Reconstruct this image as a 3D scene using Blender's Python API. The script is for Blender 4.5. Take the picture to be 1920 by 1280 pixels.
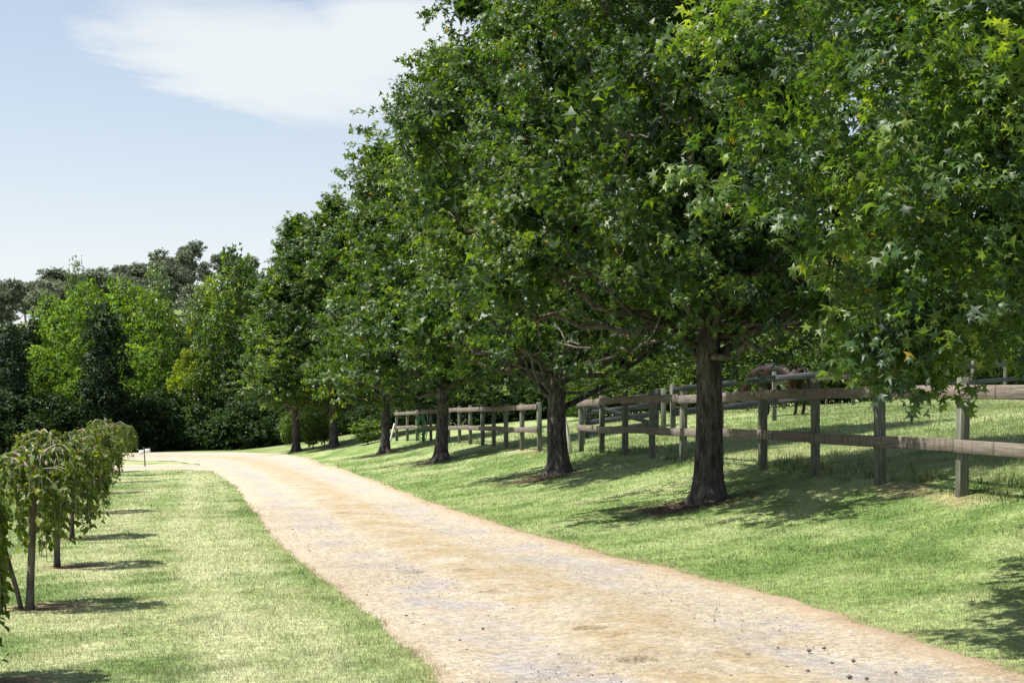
import bpy, math
import numpy as np
from mathutils import Matrix, Vector

for _o in list(bpy.data.objects):
    bpy.data.objects.remove(_o)
R = math.radians
scene = bpy.context.scene
col = scene.collection

# ------------------------------------------------------------------ camera
F_PX, HOR, CAM_H = 2667.0, 800.0, 1.65          # focal length and horizon row in a 1920 x 1280 frame
cam_d = bpy.data.cameras.new('camera')
cam_d.sensor_width = 36.0
cam_d.lens = 50.0
cam_d.shift_y = (HOR - 640.0) / 1920.0
cam_d.clip_start = 0.1
cam_d.clip_end = 6000.0
cam = bpy.data.objects.new('camera', cam_d)
cam.location = (0, 0, CAM_H)
cam.rotation_euler = (R(90), 0, 0)
col.objects.link(cam)
scene.camera = cam

# ------------------------------------------------------------------ light
SUN_EL, SUN_AZ = 60.0, 262.0                     # azimuth clockwise from +Y
sd = bpy.data.lights.new('sun', 'SUN')
sd.energy = 5.0
sd.angle = R(0.53)
sd.color = (1.0, 0.955, 0.88)
sun = bpy.data.objects.new('sun', sd)
sdir = Vector((math.cos(R(SUN_EL)) * math.sin(R(SUN_AZ)), math.cos(R(SUN_EL)) * math.cos(R(SUN_AZ)), math.sin(R(SUN_EL))))
sun.rotation_euler = sdir.to_track_quat('Z', 'Y').to_euler()
sun.location = (-30, -5, 40)
col.objects.link(sun)

world = bpy.data.worlds.new('World')
scene.world = world
world.use_nodes = True
wn, wl = world.node_tree.nodes, world.node_tree.links
wn.clear()
w_out = wn.new('ShaderNodeOutputWorld')
w_bg = wn.new('ShaderNodeBackground')
w_bg.inputs['Strength'].default_value = 0.075
sky = wn.new('ShaderNodeTexSky')
sky.sky_type = 'NISHITA'
sky.sun_disc = False
sky.sun_elevation = R(SUN_EL)
sky.sun_rotation = R(SUN_AZ)
sky.air_density = 1.0
sky.dust_density = 0.8
sky.ozone_density = 0.45
# thin high cloud, drawn over the whole dome by direction
tcw = wn.new('ShaderNodeTexCoord')
mp = wn.new('ShaderNodeMapping')
mp.inputs['Scale'].default_value = (3.0, 3.0, 17.0)
mp.inputs['Rotation'].default_value = (0, R(9), 0)
mp.inputs['Location'].default_value = (0.35, 0.1, 0.6)
wl.new(tcw.outputs['Generated'], mp.inputs['Vector'])
nz = wn.new('ShaderNodeTexNoise')
nz.inputs['Scale'].default_value = 1.5
nz.inputs['Detail'].default_value = 7.0
nz.inputs['Roughness'].default_value = 0.6
nz.inputs['Distortion'].default_value = 0.9
wl.new(mp.outputs['Vector'], nz.inputs['Vector'])
# banks of cloud: soft ellipsoids on the dome
def bank(d, size, rot=0.0):
    d = Vector(d).normalized()
    m1 = wn.new('ShaderNodeMapping')
    m1.vector_type = 'TEXTURE'
    m1.inputs['Location'].default_value = d
    m1.inputs['Scale'].default_value = size
    m1.inputs['Rotation'].default_value = (0, rot, 0)
    wl.new(tcw.outputs['Generated'], m1.inputs['Vector'])
    ln = wn.new('ShaderNodeVectorMath'); ln.operation = 'LENGTH'
    wl.new(m1.outputs['Vector'], ln.inputs[0])
    mr = wn.new('ShaderNodeMapRange')
    mr.interpolation_type = 'SMOOTHSTEP'
    mr.inputs['From Min'].default_value = 0.15
    mr.inputs['From Max'].default_value = 1.0
    mr.inputs['To Min'].default_value = 1.0
    mr.inputs['To Max'].default_value = 0.0
    wl.new(ln.outputs['Value'], mr.inputs['Value'])
    return mr.outputs['Result']
acc = None
for dd, ss, rr in (((-0.165, 0.955, 0.250), (0.23, 0.4, 0.07), R(7)), ((-0.075, 0.955, 0.262), (0.13, 0.4, 0.06), R(4)),
                   ((-0.345, 0.90, 0.285), (0.03, 0.3, 0.05), R(-12)), ((0.4, 0.8, 0.42), (0.3, 0.4, 0.09), R(5)),
                   ((-0.9, 0.2, 0.4), (0.4, 0.4, 0.1), 0), ((0.2, -0.9, 0.35), (0.5, 0.4, 0.1), 0), ((0.3, 0.3, 0.85), (0.3, 0.2, 0.4), 0)):
    b_ = bank(dd, ss, rr)
    if acc is None:
        acc = b_
    else:
        mx = wn.new('ShaderNodeMath'); mx.operation = 'MAXIMUM'
        wl.new(acc, mx.inputs[0]); wl.new(b_, mx.inputs[1])
        acc = mx.outputs[0]
ma = wn.new('ShaderNodeMath'); ma.operation = 'MULTIPLY_ADD'
wl.new(acc, ma.inputs[0]); ma.inputs[1].default_value = 0.72
wl.new(nz.outputs['Fac'], ma.inputs[2])
cr = wn.new('ShaderNodeMapRange'); cr.interpolation_type = 'SMOOTHSTEP'
cr.inputs['From Min'].default_value = 0.60
cr.inputs['From Max'].default_value = 1.2
cr.inputs['To Max'].default_value = 0.93
wl.new(ma.outputs[0], cr.inputs['Value'])
wmix = wn.new('ShaderNodeMix'); wmix.data_type = 'RGBA'
# a thin veil whose depth grows towards the horizon with the length of air looked through
sx_ = wn.new('ShaderNodeSeparateXYZ'); wl.new(tcw.outputs['Generated'], sx_.inputs[0])
mz_ = wn.new('ShaderNodeMath'); mz_.operation = 'MAXIMUM'; wl.new(sx_.outputs['Z'], mz_.inputs[0]); mz_.inputs[1].default_value = .09
dv_ = wn.new('ShaderNodeMath'); dv_.operation = 'DIVIDE'; dv_.inputs[0].default_value = .095; wl.new(mz_.outputs[0], dv_.inputs[1])
mxv = wn.new('ShaderNodeMath'); mxv.operation = 'MAXIMUM'; wl.new(cr.outputs['Result'], mxv.inputs[0]); wl.new(dv_.outputs[0], mxv.inputs[1])
wl.new(mxv.outputs[0], wmix.inputs[0])
wl.new(sky.outputs['Color'], wmix.inputs[6])
wmix.inputs[7].default_value = (5.7, 6.0, 6.1, 1)
wl.new(wmix.outputs[2], w_bg.inputs['Color'])
wl.new(w_bg.outputs[0], w_out.inputs['Surface'])

scene.view_settings.view_transform = 'Standard'
scene.view_settings.look = 'None'
scene.view_settings.exposure = 1.05
scene.view_settings.gamma = 1.0
scene.cycles.max_bounces = 6
scene.cycles.diffuse_bounces = 2
scene.cycles.transmission_bounces = 3
scene.cycles.transparent_max_bounces = 8
scene.cycles.use_denoising = True

# ------------------------------------------------------------------ helpers
def vnoise(x, y, s, seed=0):
    x = np.asarray(x, float) / s; y = np.asarray(y, float) / s
    xi = np.floor(x).astype(np.int64); yi = np.floor(y).astype(np.int64)
    fx = x - xi; fy = y - yi
    fx = fx * fx * (3 - 2 * fx); fy = fy * fy * (3 - 2 * fy)
    def h(a, b):
        n = (a * 374761393 + b * 668265263 + seed * 1442695041) & 0x7fffffff
        n = ((n ^ (n >> 13)) * 1274126177) & 0x7fffffff
        return ((n ^ (n >> 16)) & 0xffff) / 65535.0
    return (h(xi, yi) * (1 - fx) + h(xi + 1, yi) * fx) * (1 - fy) + (h(xi, yi + 1) * (1 - fx) + h(xi + 1, yi + 1) * fx) * fy

def fbm(x, y, s, seed=0, o=4):
    v = 0; a = 0.5; t = 0
    for k in range(o):
        v = v + a * vnoise(x, y, s / 2 ** k, seed + k * 7); t += a; a *= 0.55
    return v / t

def sstep(a, b, x):
    t = np.clip((np.asarray(x, float) - a) / (b - a), 0, 1)
    return t * t * (3 - 2 * t)

def lerp(a, b, t):
    return np.asarray(a) * (1 - t) + np.asarray(b) * t

def nrm(v):
    return v / np.maximum(np.linalg.norm(v, axis=-1, keepdims=True), 1e-9)

def make_mesh(name, V, F, mats=(), lv=None, colr=None, smooth=False):
    """V (n,3); F list of (m,k) index arrays; lv: one value per face; colr: one colour per vertex."""
    me = bpy.data.meshes.new(name)
    V = np.ascontiguousarray(V, dtype=np.float32)
    me.vertices.add(len(V)); me.vertices.foreach_set('co', V.ravel())
    F = [np.asarray(f, dtype=np.int32) for f in F if len(f)]
    loops = np.concatenate([f.ravel() for f in F])
    tot = np.concatenate([np.full(len(f), f.shape[1], np.int32) for f in F])
    start = np.concatenate([[0], np.cumsum(tot)[:-1]]).astype(np.int32)
    me.loops.add(len(loops)); me.loops.foreach_set('vertex_index', loops)
    me.polygons.add(len(tot)); me.polygons.foreach_set('loop_start', start)
    if smooth:
        me.polygons.foreach_set('use_smooth', np.ones(len(tot), dtype=bool))
    if lv is not None:
        at = me.attributes.new('lv', 'FLOAT', 'FACE')
        at.data.foreach_set('value', np.ascontiguousarray(lv, dtype=np.float32))
    if colr is not None:
        at = me.attributes.new('tint', 'FLOAT_COLOR', 'POINT')
        c4 = np.ones((len(V), 4), np.float32); c4[:, :3] = colr
        at.data.foreach_set('color', c4.ravel())
    for m in (mats if isinstance(mats, (list, tuple)) else [mats]):
        me.materials.append(m)
    me.update(calc_edges=True)
    return me

def add(name, me, parent=None, loc=None, rz=0.0):
    o = bpy.data.objects.new(name, me)
    col.objects.link(o)
    if parent is not None:
        o.parent = parent
    if loc is not None:
        o.location = loc
    if rz:
        o.rotation_euler = (0, 0, rz)
    return o

def tag(o, label=None, cat=None, group=None, kind=None):
    if label: o['label'] = label
    if cat: o['category'] = cat
    if group: o['group'] = group
    if kind: o['kind'] = kind
    return o

def thing(name, label, cat, loc, rz=0.0, group=None, scale=1.0):
    o = add(name, None, None, loc, rz)
    o.scale = (scale,) * 3 if not isinstance(scale, tuple) else scale
    return tag(o, label, cat, group)

class MB:
    def __init__(self):
        self.V = []; self.F = {}; self.n = 0
    def put(self, V, F):
        V = np.asarray(V, float)
        for f in F:
            f = np.asarray(f, int)
            if len(f):
                self.F.setdefault(f.shape[1], []).append(f + self.n)
        self.V.append(V); self.n += len(V)
        return self
    def mesh(self, name, mat, smooth=False):
        return make_mesh(name, np.concatenate(self.V), [np.concatenate(v) for v in self.F.values()], mat, smooth=smooth)

def tube(P, r, k=7, cap=True):
    P = np.asarray(P, float); n = len(P); r = np.broadcast_to(np.asarray(r, float), (n,))
    T = nrm(np.gradient(P, axis=0))
    ref = np.array([0, 0, 1.0]) if abs(T[0, 2]) < 0.8 else np.array([1.0, 0, 0])
    X = nrm(np.cross(ref, T[0])[None])[0]
    V = np.zeros((n, k, 3)); a = np.arange(k) * 2 * math.pi / k
    for i in range(n):
        X = X - T[i] * X.dot(T[i]); X = X / (np.linalg.norm(X) + 1e-9)
        Y = np.cross(T[i], X)
        V[i] = P[i] + r[i] * (np.cos(a)[:, None] * X + np.sin(a)[:, None] * Y)
    i, j = np.meshgrid(np.arange(n - 1), np.arange(k), indexing='ij')
    q = np.stack([i * k + j, i * k + (j + 1) % k, (i + 1) * k + (j + 1) % k, (i + 1) * k + j], -1).reshape(-1, 4)
    Fs = [q]
    if cap:
        Fs.append(np.array([list(range((n - 1) * k, n * k))]))
        Fs.append(np.array([list(range(k - 1, -1, -1))]))
    return V.reshape(-1, 3), Fs

def box(sx, sy, sz, c=(0, 0, 0), bev=0.006):
    """box with chamfered vertical and horizontal edges: 24 corner vertices"""
    hx, hy, hz = sx / 2, sy / 2, sz / 2
    b = min(bev, hx * .45, hy * .45, hz * .45)
    V = []; F3 = []; F4 = []
    idx = {}
    for x in (-1, 1):
        for y in (-1, 1):
            for z in (-1, 1):
                for ax in range(3):
                    p = [x * (hx - b), y * (hy - b), z * (hz - b)]
                    p[ax] = (x * hx, y * hy, z * hz)[ax]
                    idx[(x, y, z, ax)] = len(V); V.append(p)
                tri = [idx[(x, y, z, a)] for a in range(3)]
                F3.append(tri if x * y * z > 0 else tri[::-1])
    for ax in range(3):
        u, v = [(1, 2), (2, 0), (0, 1)][ax]
        for s in (-1, 1):
            q = []
            for (a_, b_) in ((-1, -1), (1, -1), (1, 1), (-1, 1)):
                k = [0, 0, 0]; k[ax] = s; k[u] = a_; k[v] = b_
                q.append(idx[(*k, ax)])
            F4.append(q if s > 0 else q[::-1])
    for ax in range(3):                      # edges along ax
        u, v = [(1, 2), (2, 0), (0, 1)][ax]
        for a_ in (-1, 1):
            for b_ in (-1, 1):
                q = []
                for s, fa in ((-1, u), (1, u), (1, v), (-1, v)):
                    k = [0, 0, 0]; k[ax] = s; k[u] = a_; k[v] = b_
                    q.append(idx[(*k, fa)])
                F4.append(q[::-1] if a_ * b_ > 0 else q)
    return np.array(V) + np.array(c), [np.array(F3), np.array(F4)]

def orient(V, loc, rz=0.0, ry=0.0):
    cy, sy = math.cos(ry), math.sin(ry); cz, sz = math.cos(rz), math.sin(rz)
    V = np.asarray(V, float)
    V = np.stack([V[:, 0] * cy + V[:, 2] * sy, V[:, 1], -V[:, 0] * sy + V[:, 2] * cy], 1)
    V = np.stack([V[:, 0] * cz - V[:, 1] * sz, V[:, 0] * sz + V[:, 1] * cz, V[:, 2]], 1)
    return V + np.array(loc)

# ------------------------------------------------------------------ the lie of the land
# the drive: left and right edges
EL = np.array([[0, .9], [5, .4], [9.17, -.38], [11, -.76], [14.7, -1.76], [17, -2.35], [22, -3.67], [29.3, -5.27], [42, -8.2], [55, -11.6]])
ER = np.array([[0, 5.2], [5, 4.2], [9.17, 3.23], [11, 3.0], [14.7, 2.1], [17, 1.35], [22, .04], [29.3, -1.59], [42, -4.1], [55, -6.9]])
def smooth_interp(Y, T):
    Y = np.asarray(Y, float)
    return sum(np.interp(Y + o, T[:, 0], T[:, 1]) for o in (-1.5, -.75, 0, .75, 1.5)) / 5
CT = np.array([[-60, 6.0], [0, 3.05], [5, 2.3], [9.17, 1.43], [11, 1.12], [14.7, .17], [22, -1.81], [29.3, -3.44], [42, -6.15], [55, -9.3], [68, -12.2], [80, -15.5], [100, -21], [150, -35], [1500, -380]])
PR = np.array([[-400, -1.5], [-60, -.9], [-20, -.5], [-1.9, -.045], [1.9, .05], [4.9, .50], [6.1, .78], [7, .98], [9.5, 1.3], [15.8, 2.05], [22, 2.42], [40, 3.6], [80, 5.5], [400, 12]])
def off(X, Y):
    return (np.asarray(X, float) - smooth_interp(Y, CT)) * 0.97
def terr(X, Y):
    X = np.asarray(X, float); Y = np.asarray(Y, float)
    d = off(X, Y)
    far = sstep(85, 160, Y)
    z = sum(np.interp(d + o, PR[:, 0], PR[:, 1]) for o in (-.5, 0, .5)) / 3 * (1 - .75 * far)
    z = z + .004 * np.clip(Y - 43, 0, 55) * sstep(6, 12, d) * (1 - far)
    z = z + .05 * (fbm(X, Y, 4.0, 3) - .5) * sstep(2, 3.2, np.abs(d)) + .03 * (fbm(X, Y, .9, 5) - .5) * sstep(2, 2.6, np.abs(d)) * (Y < 80)
    ridge = np.interp(X, [-900, -230, -160, -94, 0, 900], [14, 23, 29, 43, 50, 44])
    z = z + ridge * sstep(130, 470, Y) + .02 * np.clip(Y - 470, 0, 400) + far * 3.5 * (fbm(X, Y, 90, 9) - .5)
    return z
def on_ground(px, py, y0=6.0, y1=140.0):
    """point of the ground seen at photo pixel (px, py)"""
    Y = np.linspace(y0, y1, 8000)
    X = (px - 960) / F_PX * Y
    zr = CAM_H - (py - HOR) / F_PX * Y
    hit = np.nonzero(zr <= terr(X, Y))[0]
    i = hit[0] if len(hit) else -1
    return float(X[i]), float(Y[i]), float(terr(X[i], Y[i]))
def gpt(X, Y):
    return (float(X), float(Y), float(terr(X, Y)))

# ------------------------------------------------------------------ materials
def new_mat(name):
    m = bpy.data.materials.new(name); m.use_nodes = True
    m.node_tree.nodes.clear()
    return m, m.node_tree.nodes, m.node_tree.links
def ramp(nodes, stops):
    r = nodes.new('ShaderNodeValToRGB')
    while len(r.color_ramp.elements) < len(stops):
        r.color_ramp.elements.new(0.5)
    for e, (p, c) in zip(r.color_ramp.elements, stops):
        e.position = p; e.color = (*c, 1)
    return r
def mixc(n, l, fac, a, b, mode='MIX'):
    m = n.new('ShaderNodeMix'); m.data_type = 'RGBA'; m.blend_type = mode
    for sock, v in ((m.inputs[0], fac), (m.inputs[6], a), (m.inputs[7], b)):
        if hasattr(v, 'is_output') or isinstance(v, bpy.types.NodeSocket):
            l.new(v, sock)
        elif isinstance(v, (int, float)):
            sock.default_value = v
        else:
            sock.default_value = (*v, 1)
    return m.outputs[2]
def noise(n, l, scale, detail=4, rough=.55, vec=None, stretch=None, rot=None):
    t = n.new('ShaderNodeTexNoise')
    t.inputs['Scale'].default_value = scale; t.inputs['Detail'].default_value = detail; t.inputs['Roughness'].default_value = rough
    tc = n.new('ShaderNodeTexCoord')
    src = tc.outputs['Object'] if vec is None else vec
    oi = n.new('ShaderNodeObjectInfo'); sc_ = n.new('ShaderNodeVectorMath'); sc_.operation = 'MULTIPLY_ADD'
    l.new(oi.outputs['Random'], sc_.inputs[0]); sc_.inputs[1].default_value = (37., 23., 11.); l.new(src, sc_.inputs[2]); src = sc_.outputs[0]
    if stretch:
        mp_ = n.new('ShaderNodeMapping'); mp_.inputs['Scale'].default_value = stretch
        l.new(src, mp_.inputs['Vector']); src = mp_.outputs['Vector']
    l.new(src, t.inputs['Vector'])
    return t.outputs['Fac']
def remap(n, l, v, a, b, c=0., d=1.):
    m = n.new('ShaderNodeMapRange'); m.interpolation_type = 'SMOOTHSTEP'
    l.new(v, m.inputs['Value'])
    for k, x in zip(('From Min', 'From Max', 'To Min', 'To Max'), (a, b, c, d)):
        m.inputs[k].default_value = x
    return m.outputs['Result']

def leaf_mat(name, stops, trans=0.38, rough=0.42, spec=0.5, tcol=None):
    m, n, l = new_mat(name)
    at = n.new('ShaderNodeAttribute'); at.attribute_name = 'lv'
    rp = ramp(n, stops); l.new(at.outputs['Fac'], rp.inputs['Fac'])
    oi = n.new('ShaderNodeObjectInfo')
    hs = n.new('ShaderNodeHueSaturation')
    l.new(rp.outputs['Color'], hs.inputs['Color'])
    mr = n.new('ShaderNodeMapRange'); l.new(oi.outputs['Random'], mr.inputs['Value'])
    mr.inputs['To Min'].default_value = .86; mr.inputs['To Max'].default_value = 1.12
    l.new(mr.outputs['Result'], hs.inputs['Value'])
    pb = n.new('ShaderNodeBsdfPrincipled')
    l.new(hs.outputs['Color'], pb.inputs['Base Color'])
    pb.inputs['Roughness'].default_value = rough
    pb.inputs['Specular IOR Level'].default_value = spec
    tr = n.new('ShaderNodeBsdfTranslucent')
    tm = mixc(n, l, 1.0, hs.outputs['Color'], tcol or (1.75, 1.7, .36), 'MULTIPLY')
    l.new(tm, tr.inputs['Color'])
    mx = n.new('ShaderNodeMixShader'); mx.inputs[0].default_value = trans
    l.new(pb.outputs[0], mx.inputs[1]); l.new(tr.outputs[0], mx.inputs[2])
    o = n.new('ShaderNodeOutputMaterial'); l.new(mx.outputs[0], o.inputs['Surface'])
    return m

def tint_mat(name, rough=.7, trans=.25, spec=.25):
    m, n, l = new_mat(name)
    at = n.new('ShaderNodeAttribute'); at.attribute_name = 'tint'
    pb = n.new('ShaderNodeBsdfPrincipled'); l.new(at.outputs['Color'], pb.inputs['Base Color'])
    pb.inputs['Roughness'].default_value = rough; pb.inputs['Specular IOR Level'].default_value = spec
    o = n.new('ShaderNodeOutputMaterial')
    if trans:
        tr = n.new('ShaderNodeBsdfTranslucent'); l.new(at.outputs['Color'], tr.inputs['Color'])
        mx = n.new('ShaderNodeMixShader'); mx.inputs[0].default_value = trans
        l.new(pb.outputs[0], mx.inputs[1]); l.new(tr.outputs[0], mx.inputs[2]); l.new(mx.outputs[0], o.inputs['Surface'])
    else:
        l.new(pb.outputs[0], o.inputs['Surface'])
    return m

def surf_mat(name, colour_fn, rough=.85, bump_fn=None, spec=.25, bump=.3, dist=.02):
    m, n, l = new_mat(name)
    pb = n.new('ShaderNodeBsdfPrincipled')
    c = colour_fn(n, l)
    if isinstance(c, tuple): pb.inputs['Base Color'].default_value = (*c, 1)
    else: l.new(c, pb.inputs['Base Color'])
    pb.inputs['Roughness'].default_value = rough; pb.inputs['Specular IOR Level'].default_value = spec
    if bump_fn:
        b = n.new('ShaderNodeBump'); b.inputs['Strength'].default_value = bump; b.inputs['Distance'].default_value = dist
        l.new(bump_fn(n, l), b.inputs['Height']); l.new(b.outputs[0], pb.inputs['Normal'])
    o = n.new('ShaderNodeOutputMaterial'); l.new(pb.outputs[0], o.inputs['Surface'])
    return m

M = {}
M['gum'] = leaf_mat('sweetgum_leaf', [(0, (.015, .04, .013)), (.4, (.04, .087, .02)), (.72, (.1, .165, .03)), (.965, (.19, .25, .045)), (.985, (.24, .23, .03)), (1, (.36, .18, .03))], trans=.46, rough=.47, spec=.48)
M['mulberry'] = leaf_mat('weeping_leaf', [(0, (.045, .08, .016)), (.6, (.1, .145, .025)), (.93, (.19, .225, .04)), (.985, (.3, .27, .03)), (1, (.35, .2, .04))], trans=.42, rough=.5, spec=.35)
M['bright'] = leaf_mat('bright_tree_leaf', [(0, (.05, .11, .02)), (.5, (.105, .19, .03)), (1, (.19, .28, .045))], trans=.45, rough=.6, spec=.3)
M['yellowish'] = leaf_mat('yellow_green_leaf', [(0, (.1, .17, .022)), (.6, (.2, .26, .03)), (1, (.36, .36, .035))], trans=.45, rough=.6, spec=.3)
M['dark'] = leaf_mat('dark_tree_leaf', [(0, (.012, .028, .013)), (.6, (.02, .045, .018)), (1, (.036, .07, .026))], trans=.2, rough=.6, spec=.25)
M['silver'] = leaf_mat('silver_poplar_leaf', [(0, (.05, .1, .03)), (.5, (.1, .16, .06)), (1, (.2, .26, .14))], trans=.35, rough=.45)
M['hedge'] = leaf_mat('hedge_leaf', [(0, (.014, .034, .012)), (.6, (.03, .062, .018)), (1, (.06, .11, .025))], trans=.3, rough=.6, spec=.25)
M['paddockbush'] = leaf_mat('paddock_bush_leaf', [(0, (.045, .09, .02)), (.6, (.1, .17, .035)), (1, (.2, .26, .07))], trans=.4, rough=.45)
M['euca'] = leaf_mat('gum_tree_leaf', [(0, (.08, .108, .066)), (.6, (.135, .165, .1)), (1, (.2, .225, .145))], trans=.2, rough=.6, tcol=(1.1, 1.1, .8))
M['scrub'] = leaf_mat('scrub_leaf', [(0, (.05, .07, .03)), (.6, (.1, .115, .055)), (1, (.17, .17, .09))], trans=.2, rough=.6, tcol=(1.1, 1.1, .8))

def _bark(n, l):
    f = noise(n, l, 9, 6, .65, stretch=(1.6, 1.6, .42))
    r = ramp(n, [(.34, (.018, .016, .015)), (.5, (.065, .057, .05)), (.64, (.12, .108, .095)), (.78, (.2, .195, .18))])
    l.new(f, r.inputs['Fac'])
    lich = remap(n, l, noise(n, l, 5.5, 5, .7), .58, .68)
    return mixc(n, l, lich, r.outputs['Color'], (.15, .155, .14))
def _bark_b(n, l):
    return noise(n, l, 16, 7, .7, stretch=(1.5, 1.5, .4))
M['bark'] = surf_mat('sweetgum_bark', _bark, .92, _bark_b, .15, .9, .05)
M['thinbark'] = surf_mat('young_bark', lambda n, l: mixc(n, l, remap(n, l, noise(n, l, 14, 4, .6, stretch=(1, 1, .3)), .35, .7), (.055, .048, .04), (.15, .13, .11)), .9, lambda n, l: noise(n, l, 30, 4, .6, stretch=(1, 1, .3)), .15, .5, .01)
M['caneback'] = surf_mat('weeping_cane', lambda n, l: mixc(n, l, noise(n, l, 10, 3), (.2, .165, .12), (.36, .31, .24)), .85)
M['gumbark'] = surf_mat('pale_gum_bark', lambda n, l: mixc(n, l, noise(n, l, .6, 3), (.22, .19, .16), (.42, .38, .33)), .85)

def _rail(n, l):
    g = noise(n, l, 7, 6, .65, stretch=(.35, 3, 5.5))
    r = ramp(n, [(.25, (.05, .043, .037)), (.5, (.132, .112, .097)), (.72, (.25, .217, .19))]); l.new(g, r.inputs['Fac'])
    big = remap(n, l, noise(n, l, 1.1, 3, .6), .38, .62)
    c = mixc(n, l, big, r.outputs['Color'], mixc(n, l, .55, r.outputs['Color'], (.19, .155, .125)))
    drip = remap(n, l, noise(n, l, 6, 4, .6, stretch=(2.4, .3, .12)), .56, .68)      # run-off stains down the face
    gate_ = remap(n, l, noise(n, l, .55, 2, .5), .46, .56)
    mm = n.new('ShaderNodeMath'); mm.operation = 'MULTIPLY'; l.new(drip, mm.inputs[0]); l.new(gate_, mm.inputs[1])
    c = mixc(n, l, mm.outputs[0], c, (.055, .05, .038))
    return c
M['rail'] = surf_mat('weathered_rail', _rail, .9, lambda n, l: noise(n, l, 12, 6, .7, stretch=(.3, 2, 6)), .15, .45, .012)
def _post(n, l):
    g = noise(n, l, 9, 6, .65, stretch=(4, 4, .3))
    r = ramp(n, [(.28, (.055, .058, .045)), (.55, (.13, .135, .105)), (.78, (.26, .26, .21))]); l.new(g, r.inputs['Fac'])
    return r.outputs['Color']
M['post'] = surf_mat('weathered_post', _post, .92, lambda n, l: noise(n, l, 14, 6, .7, stretch=(5, 5, .3)), .12, .5, .012)
M['darkrail'] = surf_mat('dark_rail', lambda n, l: mixc(n, l, remap(n, l, noise(n, l, 8, 5, .6, stretch=(.3, 3, 5)), .35, .7), (.03, .034, .04), (.11, .115, .12)), .85, lambda n, l: noise(n, l, 12, 5, .6, stretch=(.3, 2, 6)), .2, .4, .01)
M['paleplank'] = surf_mat('pale_plank', lambda n, l: mixc(n, l, noise(n, l, 6, 5, .6, stretch=(.4, 3, 5)), (.28, .25, .22), (.55, .51, .46)), .9)
M['signwhite'] = surf_mat('sign_white', lambda n, l: mixc(n, l, remap(n, l, noise(n, l, 9, 4), .4, .8), (.78, .77, .75), (.66, .65, .61)), .6)
M['blackplastic'] = surf_mat('black_plastic', lambda n, l: mixc(n, l, noise(n, l, 20, 3), (.012, .012, .013), (.03, .03, .03)), .5)
M['hose'] = surf_mat('green_hose', lambda n, l: mixc(n, l, noise(n, l, 12, 3), (.03, .2, .045), (.06, .3, .08)), .4, spec=.5)
M['hosegrey'] = surf_mat('grey_hose_cloth', lambda n, l: mixc(n, l, noise(n, l, 12, 3), (.2, .3, .29), (.38, .48, .46)), .6)
M['stone'] = surf_mat('loose_stone', lambda n, l: mixc(n, l, noise(n, l, 22, 5, .7), (.05, .047, .047), (.17, .16, .155)), .9, lambda n, l: noise(n, l, 50, 4, .6), .2, .4, .005)
M['dryleaf'] = surf_mat('dry_leaf', lambda n, l: mixc(n, l, noise(n, l, 30, 3), (.07, .04, .025), (.17, .09, .05)), .8)

# ------------------------------------------------------------------ the drive as strips
SL1 = np.array([[-11.6, 55], [-13.0, 60], [-14.8, 66.5], [-17.0, 72.5], [-21.5, 78.5], [-30, 82], [-60, 84], [-110, 84]])
SR1 = np.array([[-6.9, 55], [-8.3, 62], [-9.6, 68], [-12.8, 80], [-17.4, 91.5], [-24, 98], [-60, 100], [-110, 99]])
SN2 = np.array([[-10.4, 52.5], [-12.0, 56.4], [-13.8, 58.2], [-16, 57.6], [-30, 57.0], [-60, 56], [-110, 54]])
SF2 = np.array([[-11.0, 58], [-13.4, 63], [-15.8, 66.6], [-18, 67.2], [-30, 66.2], [-60, 65], [-110, 63]])
def dense(P, n):
    s = np.concatenate([[0], np.cumsum(np.linalg.norm(np.diff(P, axis=0), axis=1))])
    t = np.linspace(0, s[-1], n)
    return np.stack([np.interp(t, s, P[:, 0]), np.interp(t, s, P[:, 1])], 1)
def in_poly(X, Y, P):
    c = np.zeros(X.shape, bool); n = len(P); j = n - 1
    for i in range(n):
        xi, yi = P[i]; xj, yj = P[j]
        if yi != yj:
            c ^= ((yi > Y) != (yj > Y)) & (X < (xj - xi) * (Y - yi) / (yj - yi) + xi)
        j = i
    return c
def edge_jit(Y, side):
    return .2 * (fbm(Y, Y * 0 + side * 31., 1.6, 11 + side, 3) - .5) + .07 * (vnoise(Y, Y * 0 + 9., .3, 17 + side) - .5) + .06 * (vnoise(Y, Y * 0 + 5., .11, 37 + side) - .5)
def left_edge(Y): return smooth_interp(Y, EL) + edge_jit(Y, 1)
def right_edge(Y): return smooth_interp(Y, ER) + edge_jit(Y, 2)
def on_road(X, Y, m=0.0):
    X = np.asarray(X, float); Y = np.asarray(Y, float)
    r = (Y < 55) & (X > left_edge(Y) + m) & (X < right_edge(Y) - m)
    f = Y > 50
    if f.any():
        xf = X[f] + .5 * (vnoise(X[f], Y[f], 1.2, 41) - .5); yf = Y[f] + 1.2 * (vnoise(X[f], Y[f], 2.0, 43) - .5)
        r[f] |= in_poly(xf, yf, np.concatenate([SL1, SR1[::-1]])) | in_poly(xf, yf, np.concatenate([SN2, SF2[::-1]]))
    return r

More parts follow.
